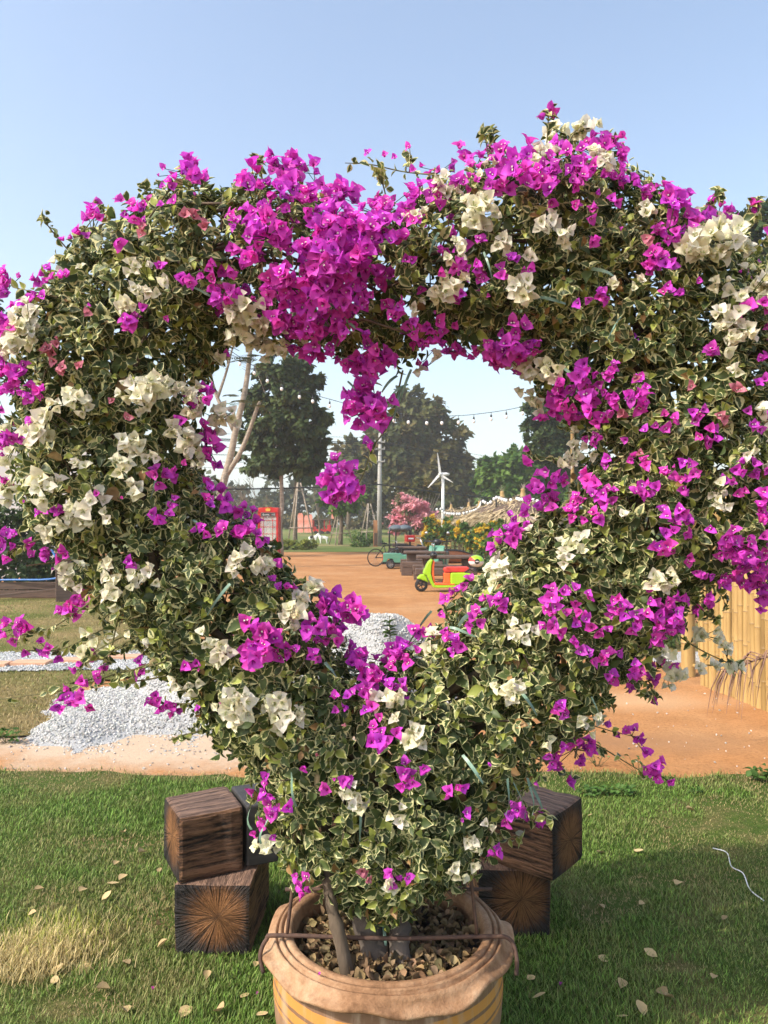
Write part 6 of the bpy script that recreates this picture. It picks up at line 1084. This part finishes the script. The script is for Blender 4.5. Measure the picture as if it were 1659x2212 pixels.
def scooter(name, label, loc, s, rz, c_body, c_in, c_seat, box, group='scooters'):
    t = thing(name, label, 'scooter', loc, rz, group); q = lambda L: [((x - 950) * s, (1100 - y) * s) for x, y in L]; W_ = s * 95
    wheel(t, ((650 - 950) * s, 0, 88 * s), 88 * s, 62 * s, 'front_wheel', 'black'); wheel(t, ((1270 - 950) * s, 0, 86 * s), 86 * s, 66 * s, 'rear_wheel', 'black')
    def pan(nm, L, m, w0, w1=None, bev=.012): b = MB(); b.prism(q(L), -w0, w0 if w1 is None else w1); return b.build(nm, m, t, bevel=bev)
    pan('front_fender', [(588, 925), (606, 895), (640, 868), (690, 858), (722, 895), (750, 980), (700, 955), (645, 935)], c_body, W_ * .55, bev=.03)
    pan('leg_shield', [(672, 852), (690, 790), (740, 700), (785, 660), (803, 668), (782, 740), (776, 850), (800, 950), (830, 1000), (838, 1040), (800, 1032), (750, 940), (715, 870)], c_body, W_ * 1.25, bev=.03)
    pan('inner_panel', [(806, 668), (830, 690), (815, 800), (822, 900), (832, 985), (806, 955), (781, 850), (787, 740)], c_in, W_ * 1.1, bev=.02)
    pan('floorboard', [(822, 972), (1090, 985), (1090, 1006), (812, 1002)], c_in, W_ * 1.2); pan('sill', [(806, 1006), (1120, 1008), (1120, 1034), (835, 1042)], c_body, W_ * 1.22, bev=.015)
    pan('battery_box', [(945, 842), (1034, 842), (1034, 984), (938, 982), (952, 930)], c_in, W_ * 1.0, bev=.02)
    pan('tail_body', [(1036, 840), (1220, 836), (1312, 850), (1336, 915), (1300, 905), (1255, 905), (1225, 945), (1180, 1004), (1036, 1004)], c_body, W_ * 1.15, bev=.03)
    pan('rear_fender', [(1226, 935), (1250, 912), (1290, 908), (1330, 945), (1348, 990), (1350, 1010), (1322, 985), (1290, 945), (1260, 940)], c_body, W_ * .6, bev=.01)
    pan('seat', [(946, 800), (958, 775), (1000, 764), (1270, 764), (1296, 780), (1268, 820), (1220, 835), (960, 838)], c_seat, W_ * 1.05, bev=.04)
    pan('seat_grip', [(1215, 832), (1262, 800), (1306, 778), (1300, 800), (1250, 832)], M['black'], W_ * 1.12)
    x_, z_ = q([(815, 612)])[0]; b = MB(); b.sph((x_, 0, z_), (50 * s, 70 * s, 52 * s), 14, 9); b.build('handlebar_cowl', M['black'], t, True)
    b = MB(); b.tube([(x_ + .03, -W_ * 2.3, z_ + .03), (x_, -W_, z_ + .02), (x_, W_, z_ + .02), (x_ + .03, W_ * 2.3, z_ + .03)], 11 * s, 8); b.build('handlebar', M['black'], t, True)
    for sg_ in (-1, 1):
        b = MB(); b.tube([(x_, sg_ * W_ * 1.5, z_), (x_ - .01, sg_ * W_ * 1.8, z_ + 130 * s)], 4 * s, 6); mm = b.build('mirror', M['black'], t); b = MB(); b.sph((x_ - .01, sg_ * W_ * 1.8, z_ + 142 * s), (10 * s, 28 * s, 22 * s), 10, 6); b.build('mirror_glass', M['steel'], mm, True)
    b = MB(); b.sph(((705 - 950) * s, 0, (1100 - 785) * s), (14 * s, 34 * s, 26 * s), 12, 8); hl = b.build('headlight', M['black'], t, True); hl.rotation_euler.y = 0
    b = MB(); b.tube([q([(760, 700)])[0][0:1] + (0,) + q([(760, 700)])[0][1:2], q([(655, 1010)])[0][0:1] + (0,) + q([(655, 1010)])[0][1:2]], 14 * s, 8); b.build('fork', M['black'], t)
    if box:
        cx, cz = (1392 - 950) * s, (1100 - 690) * s
        def half(nm, a0, a1, m): 
            b = MB(); rows = 9; vs = []; nn = 14
            for i in range(nn + 1):
                a = a0 + (a1 - a0) * i / nn
                for j in range(rows + 1): p_ = -PI / 2 + PI * j / rows; vs.append((cx + 105 * s * math.cos(a) * math.cos(p_), 98 * s * math.sin(p_), cz + 82 * s * math.sin(a) * math.cos(p_)))
            b.add(vs, [(i * (rows + 1) + j, i * (rows + 1) + j + 1, (i + 1) * (rows + 1) + j + 1, (i + 1) * (rows + 1) + j) for i in range(nn) for j in range(rows)]); return b.build(nm, m, bx, True)
        bx = MB().tube([(cx - .02, 0, cz - 130 * s), (cx, 0, cz - 60 * s)], 30 * s, 8).build('top_case', M['black'], t)
        half('case_bottom', PI, 2 * PI, M['white']); half('case_lid', 0, 2.35, M['lime']); half('case_corner', 2.36, PI, M['redseat'])
        b = MB(); b.lathe([(.001, -.006), (30 * s, -.006), (35 * s, .0), (35 * s, .03)], 20, (cx, -93 * s, cz), 'Y'); b.build('case_badge', M['black'], bx, True)
        b = MB(); b.box((cx, -104 * s, cz), (40 * s, .004, 12 * s)); b.build('badge_lettering', M['white'], bx)
        b = MB(); [b.tube([(cx - 90 * s, y, cz - 110 * s), (cx - 20 * s, y, cz - 150 * s), (cx + 30 * s, y, cz - 100 * s)], 5 * s, 6) for y in (-.06, .06)]; b.build('rack', M['black'], t)
    b = MB(); b.tube([((1100 - 950) * s, 0, 40 * s), ((1130 - 950) * s, -.14, 0)], 8 * s, 6); b.build('kickstand', M['black'], t); return t
p = gnd(958, 1278); SC = .16 * p[1] / F
scooter('scooter', 'lime green and orange scooter with round white and green top case', (p[0], p[1], 0), SC, 0.0, M['lime'], M['orange'], M['redseat'], True)
scooter('scooter', 'teal scooter half hidden behind the picnic tables', (xat(948, 24.6), 24.6, 0), .0021, PI * .42, M['teal'], M['black'], M['black'], False)

# ------------------------------------------------------------------ picnic tables
def table_set(u, d, L, lab):
    x0 = xat(u, d); t = thing('picnic_table', 'dark timber picnic table ' + lab, 'table', (x0, d, 0), group='picnic tables')
    b = MB(); b.box((0, 0, .70), (L, .75, .085)); b.build('table_top', M['plank'], t, bevel=.03)
    for x in (-L * .32, L * .32): b = MB(); b.box((x, 0, .33), (.30, .42, .655)); b.build('leg', M['plank'], t, bevel=.015)
    for j, (y, z) in enumerate(((-.85, 0), (.85, 0))):
        k = thing('picnic_bench', 'dark bench, %s side of the picnic table %s' % (('open' if j == 0 else 'far'), lab), 'bench', (x0 - .12, d + y, 0), group='picnic benches')
        b = MB(); b.box((0, 0, .345), (L * .95, .36, .17)); b.build('seat', M['plank'], k, bevel=.02)
        for x in (-L * .36, L * .36): b = MB(); b.box((x, 0, .13), (.34, .34, .26)); b.build('leg', M['plank'], k, bevel=.015)
table_set(967, 20.7, 1.72, 'just behind the lime scooter'); table_set(917, 24.3, 1.35, 'in the middle of the row of tables'); table_set(888, 29.2, 1.2, 'farthest from the scooter')
bo = MB(); bo.sph((0, 0, .16), (.06, .06, .0), 8, 4) if False else None
p = (xat(938, 24.1), 24.15, .743); b = MB(); b.lathe([(.04, 0), (.042, .16), (.015, .2), (.015, .25), (.0, .25)], 12); tag(b.build('bottle', M['teal'], None, True, loc=p), 'green bottle standing on the middle picnic table', 'bottle')

# ------------------------------------------------------------------ little green jeep, bicycle, motorbike, black tricycle, hull
d = 27.2; t = thing('toy_jeep', 'small green open jeep parked behind the picnic tables', 'jeep', (xat(860, d), d, 0)); 
b = MB(); b.prism([(-.56, .24), (-.56, .52), (-.50, .56), (.10, .56), (.16, .50), (.56, .48), (.60, .40), (.60, .22), (.44, .22), (.38, .34), (.24, .34), (.18, .22), (-.14, .22), (-.20, .36), (-.36, .36), (-.44, .24)], -.33, .33); b.build('body', M['teal'], t, bevel=.02)
for x in (-.28, .31):
    for y in (-.34, .34): wheel(t, (x, y, .155), .155, .11, 'wheel', 'steel', 8)
b = MB(); b.box((-.565, -.29, .42), (.02, .07, .22)); b.build('tail_light', M['red'], t); b = MB(); b.box((-.02, 0, .60), (.10, .5, .24), 0, 0, -.2); b.build('seat_back', M['black'], t, bevel=.02)
b = MB(); b.box((-.02, 0, .20), (1.14, .6, .06)); b.build('underbody', M['black'], t); b = MB(); b.box((.62, 0, .28), (.06, .66, .08)); b.build('bumper', M['black'], t)
def bicycle(name, label, loc, rz, R=.32, cat='bicycle'):
    t = thing(name, label, cat, loc, rz)
    for x in (-.5, .5):
        b = MB(); nn = 28; b.tube([(R * math.cos(a), 0, R * math.sin(a)) for a in np.linspace(0, 2 * PI, nn)], .022, 6, False); w = b.build('wheel', M['tyre'], t, True, loc=(x, 0, R + .02))
        b = MB(); [b.tube([(0, 0, 0), (R * math.cos(a), 0, R * math.sin(a))], .004, 4, False) for a in np.linspace(0, 2 * PI, 14, endpoint=False)]; b.build('spokes', M['steel'], w)
    b = MB(); A_, B_, S_, H_, Pd = (-.5, 0, .34), (.5, 0, .34), (-.16, 0, .80), (.36, 0, .82), (-.05, 0, .33)
    for a, c in ((A_, S_), (A_, Pd), (Pd, S_), (S_, H_), (Pd, (.38, 0, .74)), (H_, B_)): b.tube([a, c], .018, 7)
    b.build('frame', M['black'], t, True); b = MB(); b.box((-.17, 0, .87), (.24, .13, .06)); b.build('saddle', M['black'], t, bevel=.02)
    b = MB(); b.tube([(.28, -.28, .98), (.36, -.1, .95), (.36, .1, .95), (.28, .28, .98)], .014, 6); b.tube([(.36, 0, .82), (.36, 0, .95)], .014, 6); b.build('handlebar', M['steel'], t, True); return t
bicycle('bicycle', 'dark bicycle standing behind the little green jeep', (xat(838, 28.6), 28.6, 0), .35)
d = 31.; t = thing('motorbike', 'black motorbike with a red top box behind the picnic tables', 'motorbike', (xat(888, d), d, 0), .2)
for x in (-.6, .6): wheel(t, (x, 0, .29), .29, .10, 'wheel', 'steel', 6)
b = MB(); b.prism([(-.6, .55), (-.3, .62), (.15, .60), (.30, .78), (.45, .75), (.35, .5), (.2, .35), (-.3, .35)], -.12, .12); b.build('body', M['black'], t, bevel=.03); b = MB(); b.prism([(-.62, .72), (.1, .66), (.14, .72), (-.2, .78), (-.6, .8)], -.12, .12); b.build('seat', M['black'], t, bevel=.02)
b = MB(); b.tube([(.62, 0, .3), (.40, 0, 1.0)], .03, 7); b.tube([(.32, -.33, 1.05), (.40, 0, 1.0), (.32, .33, 1.05)], .018, 7); b.build('fork_and_bars', M['steel'], t, True)
b = MB(); b.box((-.05, 0, 1.02), (.36, .36, .28)); bx = b.build('top_box', M['red'], t, bevel=.03); b = MB(); b.box((-.05, -.185, 1.02), (.22, .006, .06)); b.build('box_lettering', M['white'], bx)
d = 34.; t = thing('canopy_tricycle', 'black motor tricycle with rounded grey canopies', 'tricycle', (xat(864, d), d, 0)); M['canvas'] = mat('grey_canvas', (.10, .13, .15), (.07, .09, .105), 3, .7)
for x in (-.18, .17): b = MB(); b.sph((x + .02, 0, 1.42), (.36, .62, .17), 18, 10); b.build('canopy', M['canvas'], t, True)
for x, y in ((-.48, -.45), (-.20, -.5), (.45, -.45), (-.48, .45), (.45, .45)): b = MB(); b.tube(spline([(x, y, .3), (x, y, 1.2), (x * .85, y * .9, 1.42)], 4), .035, 7); b.build('canopy_post', M['black'], t, True)
b = MB(); b.box((0, 0, .42), (1.05, .95, .22)); b.build('tub', M['black'], t, bevel=.05); b = MB(); b.box((.0, .05, .66), (.7, .6, .16)); b.build('seat', M['plank'], t, bevel=.04)
for x, y in ((-.35, -.45), (.38, -.45), (0, .5)): wheel(t, (x, y, .26), .26, .10, 'wheel', 'steel', 8)
d = 31.; t = thing('wooden_boat', 'brown wooden hull with black rim lying behind the picnic tables', 'boat', (xat(972, d), d, 0)); M['hull'] = mat('hull_timber', (.36, .17, .09), (.26, .12, .07), 2, .75, stretch=(1, 5, 5))
n_ = 25; vs = []
for i in range(n_):
    x = -1 + 2 * i / (n_ - 1); w = .5 * max(.04, 1 - x * x) ** .6; zt = .52 - .20 * x * x + .0 * x
    for j in range(9): a = PI * j / 8; vs.append((x * .95, -w * math.cos(a), max(.0, zt * (1 - math.sin(a)) + 0)))
b = MB(); b.add(vs, [(i * 9 + j, i * 9 + j + 1, (i + 1) * 9 + j + 1, (i + 1) * 9 + j) for i in range(n_ - 1) for j in range(8)]); b.build('hull', M['hull'], t, True)
for sg_ in (0, 8): b = MB(); b.tube([np.array(vs[i * 9 + sg_]) + [0, 0, .02] for i in range(n_)], .03, 6); b.build('gunwale', M['black'], t, True)
for x in (-.4, .3): b = MB(); b.box((x, 0, .40), (.16, .8, .03)); b.build('thwart', M['plank'], t)

# ------------------------------------------------------------------ small things on the lawn
LEAFM = []
for j in range(6):
    T2 = DT.copy(); T2[:, 2] = np.abs(DT[:, 0]) * (.5 + .4 * math.sin(j)) + .25 * DT[:, 1] ** 2 * (.3 + .5 * (j % 3)); T2[:, 2] += .02
    LEAFM.append(mesh_np('fallen_leaf', T2, DQ, M['dryleaf'], {'col': np.repeat(np.array([[.60, .44, .22]]) * (.65 + .13 * j), len(DT), 0)}))
FL = [(370, 1757), (263, 1808), (245, 1880), (257, 1912), (257, 1918), (330, 1835), (345, 1895), (315, 1850), (95, 1930), (185, 1930), (220, 1955), (150, 2035), (220, 2045), (350, 2010), (340, 2060), (180, 2095), (110, 2120), (115, 2140), (262, 2090), (445, 2130), (465, 2200), (555, 2090), (600, 2120), (560, 2200), (80, 2060), (238, 2150), (265, 2190), (415, 2190), (520, 2170), (1370, 1845), (1410, 1690), (1440, 1800), (1290, 1965), (1380, 1965), (1420, 2080), (1300, 2090), (1420, 2150), (1455, 2170), (1340, 2150), (1390, 2210), (1150, 2170), (1140, 2120), (1290, 1850), (1500, 1760), (1545, 2120), (1470, 1915), (1270, 1770), (1620, 1690), (1560, 2000), (440, 1730), (520, 1650), (60, 1990), (1330, 2210), (30, 2130)]
for i, (u, v) in enumerate(FL):
    p = gnd(u, v); o = link('fallen_leaf', LEAFM[i % 6], loc=(p[0], p[1], .022), rz=random.uniform(0, 6.28)); sc_ = random.uniform(.030, .052); o.scale = (sc_, sc_, sc_); o.rotation_euler.x = random.uniform(-.4, .4); o.rotation_euler.y = random.uniform(-.3, .3)
    tag(o, 'curled tan fallen leaf lying on the lawn around the pot', 'leaf', 'fallen leaves on the lawn')
for u, v in ((1210, 2140), (555, 2160), (330, 2150)):
    p = gnd(u, v); me = flower_mesh('fallen_flower', [(np.array([0, 0, .01]), np.array([.2, -.3, .9]), .014, 'm', True, None, np.array([0, 0, 1.]))], np.zeros(3)); tag(link('fallen_flower', me, loc=(p[0], p[1], .012)), 'magenta flower dropped on the lawn beside the pot', 'flower', 'fallen flowers')
p = at(690, 2067, 1.93); me = flower_mesh('fallen_petal', [(np.zeros(3), np.array([.2, -.4, .9]), .012, 'm', True, None, np.array([0, 0, 1.]))], np.zeros(3)); tag(link('fallen_petal', me, loc=(hx - .18, hy - .265, RZ + .008)), 'small magenta petal lying on the pot rim', 'petal')
b = MB(); b.tube(spline([(*gnd(u, v)[:2], .018) for u, v in ((1540, 1840), (1570, 1850), (1580, 1880), (1605, 1895), (1620, 1930), (1650, 1955))], 6), .0028, 6)
tag(b.build('white_cord', M['white'], None, True), 'thin white cord lying in the grass', 'cord')
def weed(u, v, n, sz, label, h=.05, col=(.10, .20, .04), grp='weeds'):
    p = gnd(u, v); t = thing('weed', label, 'weed', (p[0], p[1], 0), group=grp); k = n; D_ = nrm(np.stack([rng.normal(size=k), rng.normal(size=k), np.abs(rng.normal(.5, .4, k))], -1)); O_ = np.stack([rng.normal(0, h * .5, k), rng.normal(0, h * .35, k), rng.uniform(.01, h, k)], -1)
    V, Q = inst(LT, LQ, frames(D_, np.tile([0, -.2, 1.], (k, 1)) + rng.normal(0, .3, (k, 3))) * (sz * rng.uniform(.6, 1.2, (k, 1, 1))), O_); c_ = np.array([col]) * rng.uniform(.6, 1.2, (k, 1))
    link('leaves', mesh_np('leaves', V, Q, M['foliage'], {'col': np.repeat(c_, len(LT), 0)}), parent=t); b = MB(); [b.tube([(O_[i][0] * .2, O_[i][1] * .2, 0), tuple(O_[i])], .0015, 4, False) for i in range(min(k, 14))]; b.build('stems', M['twig'], t)
weed(448, 1770, 26, .03, 'small leafy weed in the lawn left of the bench', .06)
for u in (1270, 1310, 1350): weed(u, 1722, 34, .035, 'patch of broad leafy weeds in the grass behind the bench', .06)
weed(1650, 1690, 34, .05, 'leafy weed at the dirt edge by the lawn', .09); weed(1500, 1718, 14, .03, 'tiny leafy weed in the lawn by the dirt edge', .04); weed(15, 1605, 60, .04, 'leafy ground weed where dirt meets the yellow lawn', .10)
for u, v in ((975, 1655), (1380, 1670)): weed(u if u > 1000 else 1290, v, 12, .03, 'thin upright weed at the dirt edge right of the bench', .10, (.12, .18, .06))
# a seedling by the gravel, seen through the heart
sd_ = thing('gravel_seedling', 'thin leafy seedling sprouting from the gravel pile', 'seedling', (.045, 6.2, .38 * 0 + float(mound(np.array([.045]), np.array([6.2]))[0]) - .01)); zz = zat(1330, 6.2) - sd_.location.z
b = MB(); b.tube([(0, 0, 0), (.01, 0, zz * .5), (0, 0, zz)], [.006, .005, .003], 5); b.build('stem', M['twig'], sd_); k = 16; O_ = np.stack([np.zeros(k), np.zeros(k), zz * (.55 + .45 * rng.random(k))], -1); D_ = nrm(np.stack([rng.normal(size=k), rng.normal(size=k), np.full(k, .5)], -1))
V, Q = inst(LT, LQ, frames(D_, np.tile([0, 0, 1.], (k, 1)) + rng.normal(0, .2, (k, 3))) * .075, O_); link('leaves', mesh_np('leaves', V, Q, M['foliage'], {'col': np.tile([[.07, .12, .03]], (len(V), 1))}), parent=sd_)
p = gnd(735, 1300); b = MB(); b.sph((0, 0, .10), (.16, .12, .13), 14, 9); tag(b.build('grey_boulder', M['concrete'], None, True, loc=(xat(737, 11.5), 11.5, 0)), 'smooth grey boulder on the dirt behind the gravel pile', 'boulder')

# ------------------------------------------------------------------ haze
HAZE = 0.0010
if HAZE:
    b = MB(); b.box((0, 670, 39.5), (2800, 1440, 81)); m = bpy.data.materials.new('haze'); m.use_nodes = True; n = m.node_tree.nodes; n.clear(); o_ = n.new('ShaderNodeOutputMaterial'); v_ = n.new('ShaderNodeVolumePrincipled')
    v_.inputs['Density'].default_value = HAZE; v_.inputs['Color'].default_value = (.95, .975, 1, 1); v_.inputs['Anisotropy'].default_value = .2; m.node_tree.links.new(v_.outputs[0], o_.inputs['Volume'])
    tag(b.build('haze', m), kind='stuff')
